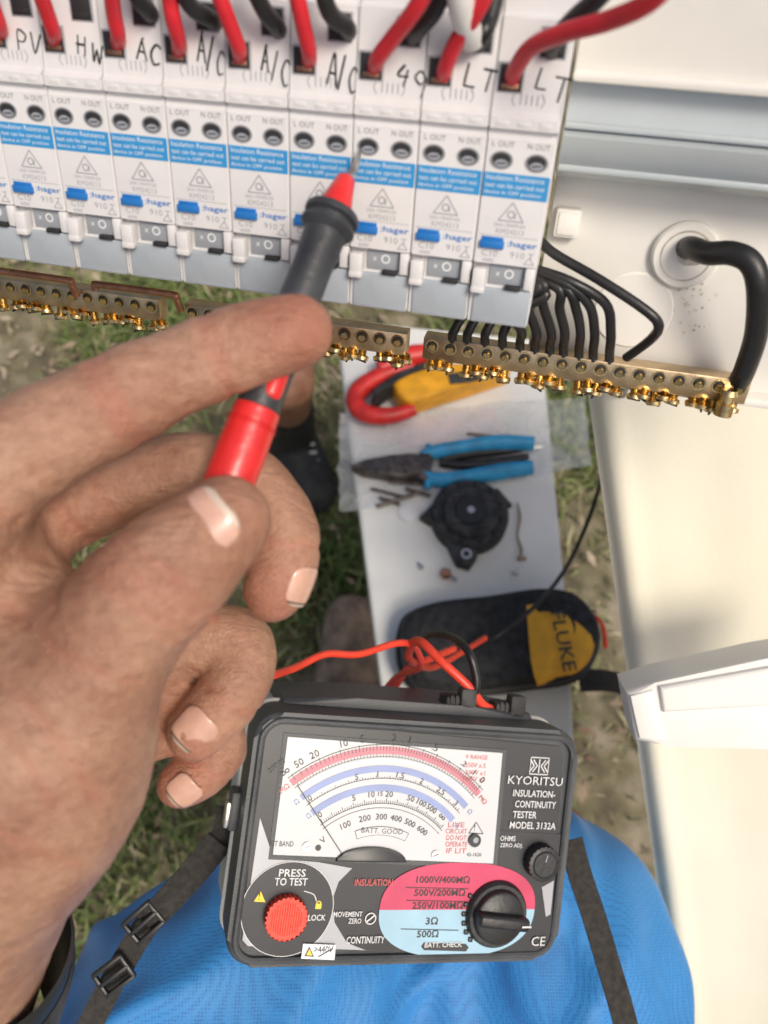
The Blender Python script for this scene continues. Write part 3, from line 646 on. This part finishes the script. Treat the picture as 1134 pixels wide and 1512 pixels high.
SKIN=skin_mat(); NAIL=mat("nail",(.56,.33,.25),.25,var=.08,scale=200,coat=.4); NAILT=mat("nail_tip",(.58,.46,.37),.4); NDIRT=mat("nail_dirt",(.10,.07,.05),.8)
idx=[(-80,738,.172,13.5),(40,662,.178,12.0),(110,624,.181,11.3),(178,590,.183,11.4),(250,556,.186,9.8),(325,523,.188,9.9),(390,502,.189,9.2),(440,490,.189,8.7)]
mid=[(-60,850,.203,12.5),(60,775,.208,11),(180,716,.211,10),(290,692,.213,9.8),(370,718,.215,10.1),(414,772,.215,9.6),(420,830,.213,9.2),(405,872,.212,8.4)]
rin=[(-40,960,.22,12.5),(120,975,.228,12),(250,950,.231,10.5),(345,945,.231,9.9),(357,990,.228,9.4),(322,1045,.225,9.0),(287,1080,.223,8.3)]
pin=[(-20,1080,.235,11.5),(150,1090,.24,10.5),(270,1065,.243,9.2),(322,1092,.243,8.5),(304,1133,.24,7.9),(268,1158,.238,7.2)]
thb=[(30,1170,.192,23),(105,1035,.183,18.5),(178,918,.178,15.0),(236,856,.177,14.2),(290,805,.178,12.0),(334,768,.181,10.5)]
palm=[[(-110,1560,.25,26),(-80,1400,.222,25.5),(-50,1270,.207,26.5),(25,1175,.195,25),(85,1080,.188,20.5)],
      [(-80,738,.175,15),(-110,900,.195,20),(-110,1100,.205,24),(-100,1350,.215,22)],
      [(-60,850,.205,15),(-20,960,.205,18),(-20,1100,.21,21),(-75,1290,.212,22)],
      [(-40,960,.22,14),(0,1050,.225,18),(-20,1180,.222,20)],[(-20,1080,.235,13),(20,1140,.232,17),(-50,1270,.222,18)],
      [(60,1000,.225,15),(170,1030,.236,13),(240,1015,.238,10.5)],[(60,1120,.23,14),(150,1090,.238,11)],
      [(-60,800,.188,13),(0,880,.196,12),(60,960,.190,14)]]
allp=[q for ch in [idx,mid,rin,pin,thb]+palm for q in ch]
arr=np.array([list(Pc(*q[:3]))+[q[3]*k] for q in allp])
lo=np.array([-.165,-.185,arr[:,2].min()-.03]); hi=np.array([.0,.06,arr[:,2].max()+.03])
Fd=Field(lo,hi,.00105)
fp=Fd.new()
for ch in palm: Fd.chain(fp,[pc(*q) for q in spl(ch,3)],.010)
res=None
for ch,kk in ((idx,.006),(mid,.006),(rin,.006),(pin,.006),(thb,.008)):
    f=Fd.new(); Fd.chain(f,[pc(*q) for q in spl(ch,3)],.0015); f=smin(f,fp,kk); res=f if res is None else np.minimum(res,f)
V,Fc=surface_nets(res,Fd.lo,Fd.h); V=vsmooth(V,Fc,3,.5)
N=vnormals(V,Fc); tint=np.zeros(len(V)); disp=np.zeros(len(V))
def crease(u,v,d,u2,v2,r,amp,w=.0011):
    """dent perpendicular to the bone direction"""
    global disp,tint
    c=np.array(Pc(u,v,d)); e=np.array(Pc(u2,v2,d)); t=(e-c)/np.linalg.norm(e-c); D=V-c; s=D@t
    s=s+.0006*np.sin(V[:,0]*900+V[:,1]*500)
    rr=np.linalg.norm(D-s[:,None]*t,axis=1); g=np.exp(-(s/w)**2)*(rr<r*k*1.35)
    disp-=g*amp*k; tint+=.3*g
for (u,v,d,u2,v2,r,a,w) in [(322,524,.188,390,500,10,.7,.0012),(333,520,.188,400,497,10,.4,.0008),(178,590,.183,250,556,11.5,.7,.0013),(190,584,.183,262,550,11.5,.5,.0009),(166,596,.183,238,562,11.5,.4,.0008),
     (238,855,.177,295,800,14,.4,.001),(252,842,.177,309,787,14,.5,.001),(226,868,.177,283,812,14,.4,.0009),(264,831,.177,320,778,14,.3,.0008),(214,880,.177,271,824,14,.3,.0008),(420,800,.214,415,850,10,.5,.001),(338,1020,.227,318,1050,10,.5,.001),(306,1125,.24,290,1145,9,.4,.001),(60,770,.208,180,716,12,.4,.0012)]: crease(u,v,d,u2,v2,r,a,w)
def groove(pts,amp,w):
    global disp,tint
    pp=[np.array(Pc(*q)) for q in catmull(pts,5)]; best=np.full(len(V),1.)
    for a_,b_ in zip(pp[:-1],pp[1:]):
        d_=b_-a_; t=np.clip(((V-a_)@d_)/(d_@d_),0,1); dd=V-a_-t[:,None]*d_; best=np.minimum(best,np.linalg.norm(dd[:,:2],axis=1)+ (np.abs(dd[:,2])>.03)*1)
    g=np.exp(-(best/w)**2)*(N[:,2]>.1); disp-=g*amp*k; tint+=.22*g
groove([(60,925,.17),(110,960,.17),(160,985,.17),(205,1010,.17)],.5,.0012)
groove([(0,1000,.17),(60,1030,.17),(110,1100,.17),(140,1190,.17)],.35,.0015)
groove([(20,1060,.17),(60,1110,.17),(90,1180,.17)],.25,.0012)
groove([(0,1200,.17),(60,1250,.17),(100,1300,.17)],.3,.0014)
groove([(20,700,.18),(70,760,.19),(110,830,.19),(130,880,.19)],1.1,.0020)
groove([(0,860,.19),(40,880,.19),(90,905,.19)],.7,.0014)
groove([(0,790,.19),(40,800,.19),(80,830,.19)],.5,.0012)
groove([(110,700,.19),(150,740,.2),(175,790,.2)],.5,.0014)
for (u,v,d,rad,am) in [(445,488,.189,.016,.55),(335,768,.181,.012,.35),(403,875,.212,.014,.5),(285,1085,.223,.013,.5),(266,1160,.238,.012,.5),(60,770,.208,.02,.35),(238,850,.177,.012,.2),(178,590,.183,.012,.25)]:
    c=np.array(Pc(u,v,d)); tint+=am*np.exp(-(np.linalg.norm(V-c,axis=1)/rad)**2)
for i in range(len(V)):
    q=V[i]; disp[i]+=.0006*noise.noise(Vector((q[0]*70,q[1]*70,q[2]*70)))+.00025*noise.noise(Vector((q[0]*220,q[1]*220,q[2]*220)))
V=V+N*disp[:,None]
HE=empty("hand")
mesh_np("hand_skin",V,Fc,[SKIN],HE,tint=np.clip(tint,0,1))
def nail(u,v,d,u2,v2,r,n,length,half,name,dirt=False):
    c=Pc(u,v,d); t=(Pc(u2,v2,d)-c).normalized(); n=Vector(n); n=(n-t*n.dot(t)).normalized(); sd=t.cross(n)
    b=B(); NS,NT=16,18; vs=[]
    for i in range(NT+1):
        s=i/NT
        wsc=1.0 if .3<s<.72 else (math.sqrt(max(0,1-((.3-s)/.3)**2*.85)) if s<=.3 else math.sqrt(max(0,1-((s-.72)/.28)**2*.8)))
        for j in range(NS+1):
            a=(j/NS*2-1)*half*wsc
            rr=r*k*(1+.03*math.sin(s*3.14))*(1-.06*s)*(1-.05*abs(j/NS*2-1)**4)
            q=c+t*((s-.5)*length*k)+ (sd*math.sin(a)+n*math.cos(a))*rr
            vs.append(cv(q))
    W_=NS+1; b.v=[tuple(q) for q in vs]
    for i in range(NT):
        mm=(NDIRT if (dirt and i==NT-2) else NAILT) if i>=NT-2 else NAIL
        for j in range(NS):
            b.f.append((i*W_+j,(i*W_+j+1),(i+1)*W_+j+1,(i+1)*W_+j)); b.m.append(b.mi(mm)); b.sm.append(True)
    o=b.build(name,None,HE,80); so=o.modifiers.new("t",'SOLIDIFY'); so.thickness=.0005; so.offset=0
nail(318,783,.1795,352,752,11.9,(-.06,.20,.95),15,.76,"thumb_nail")
nail(414,852,.2125,402,888,9.3,(.85,.1,.45),11,.66,"middle_nail",True)
nail(298,1068,.224,270,1096,9.35,(-.15,-.1,.98),11.5,.72,"ring_nail",True)
nail(277,1152,.2385,252,1172,8.25,(-.2,-.35,.9),9,.68,"pinky_nail",True)
b=B()
c0_=P(-52,1392,.225); c1_=P(-78,1530,.245); 
b.rev(c0_,c1_,[(0,.029),(.05,.0305),(.9,.031),(1,.029)],BUCK,48,False)
b.rev(c0_+(c1_-c0_)*.2,c0_+(c1_-c0_)*.7,[(0,.0309),(.1,.0322),(.9,.0322),(1,.0309)],RUB,48,False)
b.build("wristband")
# ================================================================== SEATED PERSON (shorts, shins, boots)
PE=empty("seated_person")
def cloth():
    m=bpy.data.materials.new("blue_knit_fabric"); m.use_nodes=True; n=m.node_tree.nodes; l=m.node_tree.links; bs=n['Principled BSDF']
    tc=n.new('ShaderNodeTexCoord'); v=n.new('ShaderNodeTexVoronoi'); v.inputs['Scale'].default_value=560; v.inputs['Randomness'].default_value=.2; l.new(tc.outputs['Object'],v.inputs['Vector'])
    r=n.new('ShaderNodeValToRGB'); l.new(v.outputs['Distance'],r.inputs[0]); r.color_ramp.elements[0].color=(.010,.12,.36,1); r.color_ramp.elements[1].color=(.03,.245,.60,1); r.color_ramp.elements[0].position=.12; r.color_ramp.elements[1].position=.5
    nz=n.new('ShaderNodeTexNoise'); nz.inputs['Scale'].default_value=14; l.new(tc.outputs['Object'],nz.inputs['Vector'])
    mx=n.new('ShaderNodeMix'); mx.data_type='RGBA'; mx.blend_type='MULTIPLY'; mx.inputs[0].default_value=.25; l.new(r.outputs[0],mx.inputs[6]); l.new(nz.outputs['Fac'],mx.inputs[7])
    l.new(mx.outputs[2],bs.inputs['Base Color']); bs.inputs['Roughness'].default_value=.62; bs.inputs['Sheen Weight'].default_value=.15
    bp=n.new('ShaderNodeBump'); bp.inputs['Strength'].default_value=.35; bp.inputs['Distance'].default_value=.0006; l.new(v.outputs['Distance'],bp.inputs['Height']); l.new(bp.outputs[0],bs.inputs['Normal']); return m
CL=cloth()
ch=[[(60,1880,.47,85),(230,1640,.49,88),(330,1510,.505,86),(440,1410,.525,80)],
    [(920,1950,.50,90),(860,1640,.53,86),(815,1450,.545,82),(795,1365,.555,76)],
    [(420,1430,.545,66),(600,1400,.56,60),(800,1390,.56,66)],[(560,1950,.48,90),(560,1700,.51,85),(590,1480,.55,62)]]
arr=np.array([list(Pc(*q[:3]))+[q[3]*k] for c_ in ch for q in c_])
Fp=Field(arr[:,:3].min(0)-.11,arr[:,:3].max(0)+.11,.0034); f=Fp.new()
for c_ in ch: Fp.chain(f,[pc(*q) for q in c_],.035,.05)
V,Fc=surface_nets(f,Fp.lo,Fp.h); V=vsmooth(V,Fc,3); N=vnormals(V,Fc)
dd=np.zeros(len(V))
for i in range(len(V)):
    x,y,z=V[i]; w_=noise.noise(Vector((x*7,y*7,z*7)))
    n1_=noise.noise(Vector((x*17+w_*1.6,y*5+x*5,z*6))); n2_=noise.noise(Vector((x*9-y*9+4,y*4+w_,z*5)))
    dd[i]=.006*w_+.008*math.exp(-(n1_/.16)**2)+.009*math.exp(-(n2_/.13)**2)
# smooth the fold field over the surface, then a central sag fold below the meter
V=V+N*(dd[:,None]-.008); V=vsmooth(V,Fc,5,.5)
mesh_np("shorts",V,Fc,[CL],PE)
def sdfobj(name,chains,h,m,kk=.01,parent=None,flatz=None):
    arr=np.array([q for c_ in chains for q in c_]); Fq=Field(arr[:,:3].min(0)-arr[:,3].max()-.02,arr[:,:3].max(0)+arr[:,3].max()+.02,h); f=Fq.new()
    for c_ in chains: Fq.chain(f,c_,kk,.03)
    if flatz is not None:
        Z=Fq.lo[2]+Fq.h*np.arange(Fq.n[2]); f=np.maximum(f,(flatz-Z)[None,None,:])
    V,Fc=surface_nets(f,Fq.lo,Fq.h); V=vsmooth(V,Fc,2); return mesh_np(name,V,Fc,[m],parent,cam=False,tint=np.full(len(V),.15))
def pw(u,v,d,r): q=P(u,v,d); return (q.x,q.y,q.z,r*k)
def gw(u,v,z,r): q=G(u,v,z); return (q.x,q.y,q.z,r*k)
sdfobj("shin",[[pw(450,1300,.60,55),gw(500,1120,.30,48),gw(500,1060,.12,40)]],.006,SKIN,.02,PE)
sdfobj("shin",[[pw(790,1280,.62,55),gw(740,1180,.30,48),gw(740,1130,.12,40)]],.006,SKIN,.02,PE)
for u0,u1 in ((505,518),(740,735)):
    sdfobj("boot",[[gw(u0,1070,.16,48),gw(u0,1075,.06,50)],[gw(u0,1075,.05,48),gw((u0+u1)/2,1000,.05,46),gw(u1,918,.04,44)]],.005,BOOTT,.02,PE,flatz=.012)
BE=empty("work_boot")
sdfobj("boot_upper",[[gw(425,600,.20,42),gw(430,650,.07,42)],[gw(430,655,.05,44),gw(445,690,.05,44),gw(462,725,.04,42)]],.005,BOOTB,.02,BE,flatz=.01)
sdfobj("ankle",[[gw(420,560,.42,40),gw(425,600,.20,36)]],.006,SKIN,.02,BE)
b=B()
for i in range(4):
    q=G(445+i*3,660+i*12,.10-.008*i); b.tube([q+Vector((-.02,.004,0)),q+Vector((0,0,.006)),q+Vector((.022,.006,0))],.003,MBACK,8,4)
b.build("laces",None,BE)
# ================================================================== BENCH
zb=.45
BN=empty("bench")
oc=[G(u,v,zb) for u,v in [(494,470),(800,500),(836,900),(850,1120),(575,1120)]]
b=B(); b.prism([(q.x,q.y) for q in oc][::-1],zb-.028,zb,BENCH,.006,seg=3); b.build("top",None,BN)
b=B()
cxb=sum(q.x for q in oc)/5; cyb=sum(q.y for q in oc)/5
for q in oc[:2]+[oc[3],oc[4]]:
    t=Vector((cxb,cyb,0)); p0=Vector((q.x,q.y,0))*.85+t*.15; p0.z=zb-.028; p1=Vector((q.x,q.y,0))*.95+t*.05; b.tube([tuple(p0),(p1.x,p1.y,0)],.013,BENCHL,12,1)
b.build("legs",None,BN)
def gp(u,v,z): q=G(u,v,z); return (q.x,q.y)
def gq(u,v,z): return tuple(G(u,v,z))
zp=zb+.012
b=B()
b.prism([gp(*q,zp) for q in [(519,692),(540,683),(575,678),(612,674),(622,688),(618,706),(590,710),(560,704),(535,700)]][::-1],zb+.004,zb+.022,PHEAD,.003)
b.line(gp(519,692,zb+.023),gp(575,692,zb+.023),zb+.0225,.0012,DARK)
q=G(606,692,zb+.02); b.rev(q,q+Vector((0,0,.006)),[(0,.009),(.7,.009),(1,.007)],PHEAD,24)
b.prism([gp(*q,zp) for q in [(608,676),(632,668),(640,680),(634,696),(640,708),(625,712),(606,702)]][::-1],zb+.005,zb+.018,PHEAD,.002)
b.tube([gq(*q,zp) for q in [(622,676),(640,668),(680,661),(735,654),(788,655)]],[.006,.0085,.0088,.0098,.0085],PBLUE,16,8,.8)
b.tube([gq(*q,zp) for q in [(620,698),(642,708),(680,706),(735,697),(786,690)]],[.006,.0085,.0088,.0098,.0085],PBLUE,16,8,.8)
b.tube([gq(*q,zp) for q in [(632,656),(634,668),(632,684)]],[.003,.0055,.004],PBLUE,12,5); b.tube([gq(*q,zp) for q in [(628,694),(632,708),(630,722)]],[.004,.0055,.003],PBLUE,12,5)
b.build("pliers")
b=B()
b.tube([gq(*q,zb+.007) for q in [(650,680),(680,672),(720,668),(770,664)]],[.005,.0065,.006,.003],BLKW,10,6); b.tube([gq(*q,zb+.007) for q in [(650,683),(690,687),(740,682),(780,674)]],[.005,.006,.006,.004],BLKW,10,6)
b.tube([gq(*q,zb+.007) for q in [(770,664),(790,661),(800,660)]],.002,STEEL,8,4)
b.build("screwdriver")
b=B()
for u,v,u2,v2,r_ in [(548,722,600,735,.0022),(556,748,612,730,.0026),(574,712,640,716,.002),(690,640,760,648,.0018),(560,735,590,745,.0022),(600,722,636,732,.0024)]:
    b.tube([gq(u,v,zb+.006),gq(u2,v2,zb+.006)],r_,PHEAD,8,1)
b.build("drill_bits")
b=B(); b.tube([gq(*q,zb+.003) for q in [(764,742),(768,765),(764,790),(770,812),(768,828)]],[.0008,.0014,.0010,.0016,.0010],BOOTT,8,5); q=G(770,826,zb); b.box((q.x,q.y,zb+.003),(.010,.005,.004),BOOTT,.0015); b.build("twig")
b=B(); q=G(658,848,zb+.004)
b.rev(q,q+Vector((0,0,.006)),[(0,.006),(.6,.006),(1,.004)],COPPER,16); b.tube([tuple(q),tuple(q+Vector((.012,-.008,.002)))],.0025,STEEL,8,1); b.build("brass_screw")
for u,v in ((622,838),(762,846)):
    b=B(); q=G(u,v,zb+.002); b.rev(q,q+Vector((0,0,.004)),[(0,.003),(1,.0024)],STEEL,12); b.tube([tuple(q),tuple(q+Vector((random.uniform(-.01,.01),.006,0)))],.0012,STEEL,6,1); b.build("screw")
b=B(); q=G(604,757,zb+.0015); b.rev(q,q+Vector((0,0,.002)),[(0,.012),(.8,.012),(1,.0108)],WHTW,24); b.build("white_washer")
c=G(692,768,zb); Mr=Matrix.Translation(c)@Matrix.Rotation(.3,4,'Z')
b=B(); r=.043
b.rev((0,0,0),(0,0,.02),[(0,r),(.8,r),(1,r*.93)],RUB,48)
b.rev((0,0,.0195),(0,0,.026),[(0,r*.72),(.6,r*.72),(1,r*.66)],RUB,40); b.rev((0,0,.0255),(0,0,.028),[(0,r*.42),(1,r*.38)],BUCK,32)
for a in range(0,360,30): 
    t=math.radians(a); b.box((r*.84*math.cos(t),r*.84*math.sin(t),.0205),(.006,.006,.003),BUCK,.001)
for a in (20,110,200,290):
    t=math.radians(a); b.box((r*.54*math.cos(t),r*.54*math.sin(t),.0265),(.013,.005,.003),RUB,.001,)
b.disc(0,0,.0282,.0045,STEEL,6)
Ri=Matrix.Rotation(-.3,3,'Z')
dl=Ri@(G(686,828,zb)-c); b.prism([(dl.x-.014,dl.y+.02),(dl.x-.012,dl.y-.004),(dl.x,dl.y-.013),(dl.x+.012,dl.y-.004),(dl.x+.016,dl.y+.02)],0,.018,RUB,.003)
b.rev((dl.x,dl.y,.017),(dl.x,dl.y,.021),[(0,.007),(1,.006)],STEEL,16); b.disc(dl.x,dl.y,.0215,.0035,DARK,12)
dl=Ri@(G(626,772,zb)-c); b.prism([(dl.x+.02,dl.y+.018),(dl.x-.004,dl.y+.004),(dl.x+.004,dl.y-.006),(dl.x+.026,dl.y-.016)],0,.014,RUB,.003)
dl=Ri@(G(738,730,zb)-c); b.prism([(dl.x-.02,dl.y+.006),(dl.x-.002,dl.y+.004),(dl.x+.006,dl.y-.02),(dl.x-.012,dl.y-.018)],0,.012,RUB,.003)
b.build("round_cable_fitting",Mr)
b=B(); zc=zb+.02
b.tube([gq(*q,zc) for q in [(610,541),(570,552),(535,572),(524,592),(538,610),(575,614),(612,604)]],[.008,.011,.012,.011,.011,.010,.008],CRED,16,8)
b.tube([gq(*q,zc+.002) for q in [(560,545),(598,528),(632,524),(640,538)]],[.010,.013,.012,.008],CRED,16,8)
b.prism([gp(*q,zc) for q in [(578,574),(600,560),(650,545),(745,548),(752,556),(700,574),(655,588),(606,604),(590,596)]][::-1],zb+.006,zb+.036,CYEL,.006,seg=3)
b.prism([gp(*q,zc+.01) for q in [(548,596),(590,564),(640,545),(628,540),(585,556),(552,580)]][::-1],zb+.01,zb+.040,RUB,.003)
b.prism([gp(*q,zc+.01) for q in [(660,556),(735,552),(740,557),(690,570),(664,572)]][::-1],zb+.036,zb+.038,RUB,.001)
b.build("clamp_meter")
def bagmat():
    m=bpy.data.materials.new("clear_plastic"); m.use_nodes=True; n=m.node_tree.nodes; l=m.node_tree.links
    bs=n['Principled BSDF']; bs.inputs['Base Color'].default_value=(.72,.75,.77,1); bs.inputs['Roughness'].default_value=.12
    tc=n.new('ShaderNodeTexCoord'); z=n.new('ShaderNodeTexNoise'); z.inputs['Scale'].default_value=18; z.inputs['Distortion'].default_value=1.2; z.inputs['Detail'].default_value=3; l.new(tc.outputs['Object'],z.inputs['Vector'])
    mr=n.new('ShaderNodeMapRange'); mr.inputs['From Min'].default_value=.3; mr.inputs['From Max'].default_value=.7; mr.inputs['To Min'].default_value=.18; mr.inputs['To Max'].default_value=.5; l.new(z.outputs['Fac'],mr.inputs['Value']); l.new(mr.outputs[0],bs.inputs['Alpha'])
    bp=n.new('ShaderNodeBump'); bp.inputs['Strength'].default_value=.8; bp.inputs['Distance'].default_value=.008; l.new(z.outputs['Fac'],bp.inputs['Height']); l.new(bp.outputs[0],bs.inputs['Normal']); return m
BG=bagmat(); b=B(); n_=36; vs=[]
cr=[G(500,612,zb),G(862,588,zb),G(872,690,zb),G(502,758,zb)]
for i in range(n_+1):
    for j in range(n_+1):
        s,t=i/n_,j/n_; q=(cr[0]*(1-s)+cr[1]*s)*(1-t)+(cr[3]*(1-s)+cr[2]*s)*t
        q.x+=.006*noise.noise(Vector((s*6,t*6,3))); q.y+=.008*noise.noise(Vector((s*5,t*5,9)))
        q.z=zb+.0035+.0022*noise.noise(Vector((s*14,t*9,0)))+(max(0,s-.85)*.01); vs.append(q)
b.add(vs,[(i*(n_+1)+j,(i+1)*(n_+1)+j,(i+1)*(n_+1)+j+1,i*(n_+1)+j+1) for i in range(n_) for j in range(n_)],BG,True)
b.build("plastic_bag")
b=B(); b.prism([gp(*q,zb) for q in [(585,622),(730,602),(738,640),(592,664)]][::-1],zb+.0008,zb+.0012,mat("packet_label_paper",(.76,.68,.68),.7,scale=30,var=.1)); b.build("paper_label")
def pillow(name,outl,z0,h,m1):
    pts=catmull([tuple(q) for q in outl]+[tuple(outl[0])],5)[:-1]; n=len(pts); cx=sum(q[0] for q in pts)/n; cy=sum(q[1] for q in pts)/n
    rings=[(.93,0),(1,.12),(1.02,.45),(1.0,.62),(.96,.8),(.88,.93),(.74,.985),(.5,1),(.2,1.0)]
    b=B(); vs=[]
    for s,zz in rings:
        for q in pts: vs.append((cx+(q[0]-cx)*s,cy+(q[1]-cy)*s,z0+h*zz+ .006*noise.noise(Vector((q[0]*22*s,q[1]*22*s,zz)))))
    b.add(vs,[(r_*n+i,r_*n+(i+1)%n,(r_+1)*n+(i+1)%n,(r_+1)*n+i) for r_ in range(len(rings)-1) for i in range(n)]+[tuple((len(rings)-1)*n+i for i in range(n))],m1,True)
    for s,zz in ((1.03,.5),(.99,.66)):
        pp=[(cx+(q[0]-cx)*s,cy+(q[1]-cy)*s,z0+h*zz) for q in pts]; b.tube(pp+[pp[0]],.003,BUCK,8,1)
    return b
o_=[gp(u,v,zb+.035) for u,v in [(592,945),(604,910),(650,893),(720,885),(800,874),(850,884),(878,925),(874,965),(846,1000),(780,1012),(690,1022),(620,1015),(596,985)]]
b=pillow("pouch",o_,zb+.004,.052,POU)
fp_=[(774,900),(800,896),(832,896),(856,908),(874,930),(878,952),(870,976),(850,994),(820,1002),(786,1006)]
fc=(820,951); vs=[]; rr_=[(1.0,zb+.044),(.93,zb+.053),(.8,zb+.0585),(.5,zb+.0605),(.15,zb+.061)]
for s_,z_ in rr_:
    for u,v in catmull(fp_+[fp_[0]],4)[:-1]:
        du=max(0,(u-800)/78.)
        q=G(fc[0]+(u-fc[0])*s_,fc[1]+(v-fc[1])*s_,z_-.004*du); 
        if u<790: q.z=max(q.z,zb+.0575)
        vs.append(q)
n2=len(vs)//len(rr_); fs=[(r_*n2+i,r_*n2+(i+1)%n2,(r_+1)*n2+(i+1)%n2,(r_+1)*n2+i) for r_ in range(len(rr_)-1) for i in range(n2)]+[tuple((len(rr_)-1)*n2+i for i in range(n2))]
b.add(vs,fs,POUY,True)
q=G(832,946,zb+.063); b.text("FLUKE",q.x,q.y,zb+.0632,.0135,DBLK,.060,rot=math.radians(-83),bold=True)
b.ribbon([G(855,1005,zb+.03),G(895,1005,zb+.02),G(925,1015,.44),G(960,1050,.40)],.022,(0,0,1),WEB)
b.tube([gq(880,912,.40),gq(890,925,.35),gq(894,955,.3)],.003,CRED,8,4)
b.build("instrument_pouch")
# ================================================================== GROUND
def groundmat():
    m=bpy.data.materials.new("soil"); m.use_nodes=True; n=m.node_tree.nodes; l=m.node_tree.links; bs=n['Principled BSDF']
    tc=n.new('ShaderNodeTexCoord'); z=n.new('ShaderNodeTexNoise'); z.inputs['Scale'].default_value=14; z.inputs['Detail'].default_value=9; l.new(tc.outputs['Object'],z.inputs['Vector'])
    r=n.new('ShaderNodeValToRGB'); l.new(z.outputs['Fac'],r.inputs[0]); e=r.color_ramp.elements; e[0].color=(.08,.065,.045,1); e[0].position=.3; e[1].color=(.34,.29,.22,1); e[1].position=.7
    x=e.new(.5); x.color=(.17,.15,.09,1); l.new(r.outputs[0],bs.inputs['Base Color']); bs.inputs['Roughness'].default_value=.95
    bp=n.new('ShaderNodeBump'); bp.inputs['Strength'].default_value=.8; bp.inputs['Distance'].default_value=.02; l.new(z.outputs['Fac'],bp.inputs['Height']); l.new(bp.outputs[0],bs.inputs['Normal']); return m
b=B(); b.add([(-150,-150,0),(150,-150,0),(150,150,0),(-150,150,0)],[(0,1,2,3)],groundmat()); b.build("ground")
def grassmat():
    m=bpy.data.materials.new("grass_blades"); m.use_nodes=True; n=m.node_tree.nodes; l=m.node_tree.links; bs=n['Principled BSDF']
    at=n.new('ShaderNodeAttribute'); at.attribute_name="tint"; r=n.new('ShaderNodeValToRGB'); l.new(at.outputs['Fac'],r.inputs[0]); e=r.color_ramp.elements
    e[0].color=(.08,.14,.03,1); e[1].color=(.52,.45,.30,1); x=e.new(.45); x.color=(.20,.25,.075,1); x=e.new(.75); x.color=(.36,.34,.18,1)
    l.new(r.outputs[0],bs.inputs['Base Color']); bs.inputs['Roughness'].default_value=.6; return m
nb=90000
core=np.random.rand(nb)<.75
X=np.where(core,np.random.uniform(-1.0,.9,nb),np.random.uniform(-3,3,nb)); Y=np.where(core,np.random.uniform(-.4,1.4,nb),np.random.uniform(-1.5,4,nb))
dens=np.array([noise.noise(Vector((x*3.2,y*3.2,0)))+.35*noise.noise(Vector((x*11,y*11,5))) for x,y in zip(X,Y)])
keep=np.random.rand(nb)<np.clip(.50+dens*1.7,.08,1); X=X[keep];Y=Y[keep];dens=dens[keep]; nb=len(X)
an=np.random.uniform(0,2*np.pi,nb); Ln=np.random.uniform(.015,.045,nb)*(1+.6*dens); wd=np.random.uniform(.0014,.0032,nb); lean=np.random.uniform(.3,1.5,nb)
la=np.random.uniform(0,2*np.pi,nb)
V=np.zeros((nb,5,3)); sx,sy=np.cos(an)*wd,np.sin(an)*wd; dx,dy=np.cos(la)*Ln*lean,np.sin(la)*Ln*lean
V[:,0]=np.stack([X-sx,Y-sy,X*0],1);V[:,1]=np.stack([X+sx,Y+sy,X*0],1)
V[:,2]=np.stack([X+sx*.8+dx*.4,Y+sy*.8+dy*.4,Ln*.6],1);V[:,3]=np.stack([X-sx*.8+dx*.4,Y-sy*.8+dy*.4,Ln*.6],1);V[:,4]=np.stack([X+dx,Y+dy,Ln*.85],1)
me=bpy.data.meshes.new("grass"); bi=np.arange(nb)*5
q4=np.stack([bi,bi+1,bi+2,bi+3],1).tolist(); t3=np.stack([bi+3,bi+2,bi+4],1).tolist()
me.from_pydata(V.reshape(-1,3).tolist(),[],q4+t3); me.materials.append(grassmat())
tn=np.clip(np.random.normal(.50,.24,nb)-dens*.6,0,1); at=me.attributes.new("tint",'FLOAT','POINT'); at.data.foreach_set('value',np.repeat(tn,5).astype(np.float32))
o=bpy.data.objects.new("grass",me); S.collection.objects.link(o)
LEAF=mat("dry_leaf",(.20,.13,.08),.8,col2=(.48,.40,.29),scale=9)
b=B()
for i in range(1300):
    x,y=random.uniform(-1,.9),random.uniform(-.3,1.4); s=random.uniform(.005,.018); a=random.uniform(0,6.28); M_=Matrix.Translation((x,y,random.uniform(.008,.03)))@Matrix.Rotation(a,4,'Z')@Matrix.Rotation(random.uniform(-.6,.6),4,'X')
    b.add([M_@Vector(q) for q in [(-s,0,0),(0,-s*.4,.002),(s,0,.003),(0,s*.4,.002)]],[(0,1,2,3)],LEAF)
b.build("leaf_litter")
# ================================================================== LIGHT
w=bpy.data.worlds.new("World"); S.world=w; w.use_nodes=True; nt=w.node_tree; bg=nt.nodes['Background']
sk=nt.nodes.new('ShaderNodeTexSky'); sk.sky_type='NISHITA'; sk.sun_disc=False
sd=Vector((.34,-.42,.84)).normalized()
sk.sun_elevation=math.asin(sd.z); sk.sun_rotation=math.atan2(sd.x,sd.y); sk.dust_density=6; sk.air_density=.9; sk.ozone_density=.4
nt.links.new(sk.outputs[0],bg.inputs[0]); bg.inputs[1].default_value=.115
sl=bpy.data.lights.new("sun",'SUN'); sl.energy=2.3; sl.angle=math.radians(18); sl.color=(1,.93,.82)
so=bpy.data.objects.new("sun",sl); S.collection.objects.link(so); so.rotation_euler=sd.to_track_quat('Z','Y').to_euler()
S.view_settings.view_transform='Standard'; S.view_settings.look='None'; S.view_settings.exposure=0
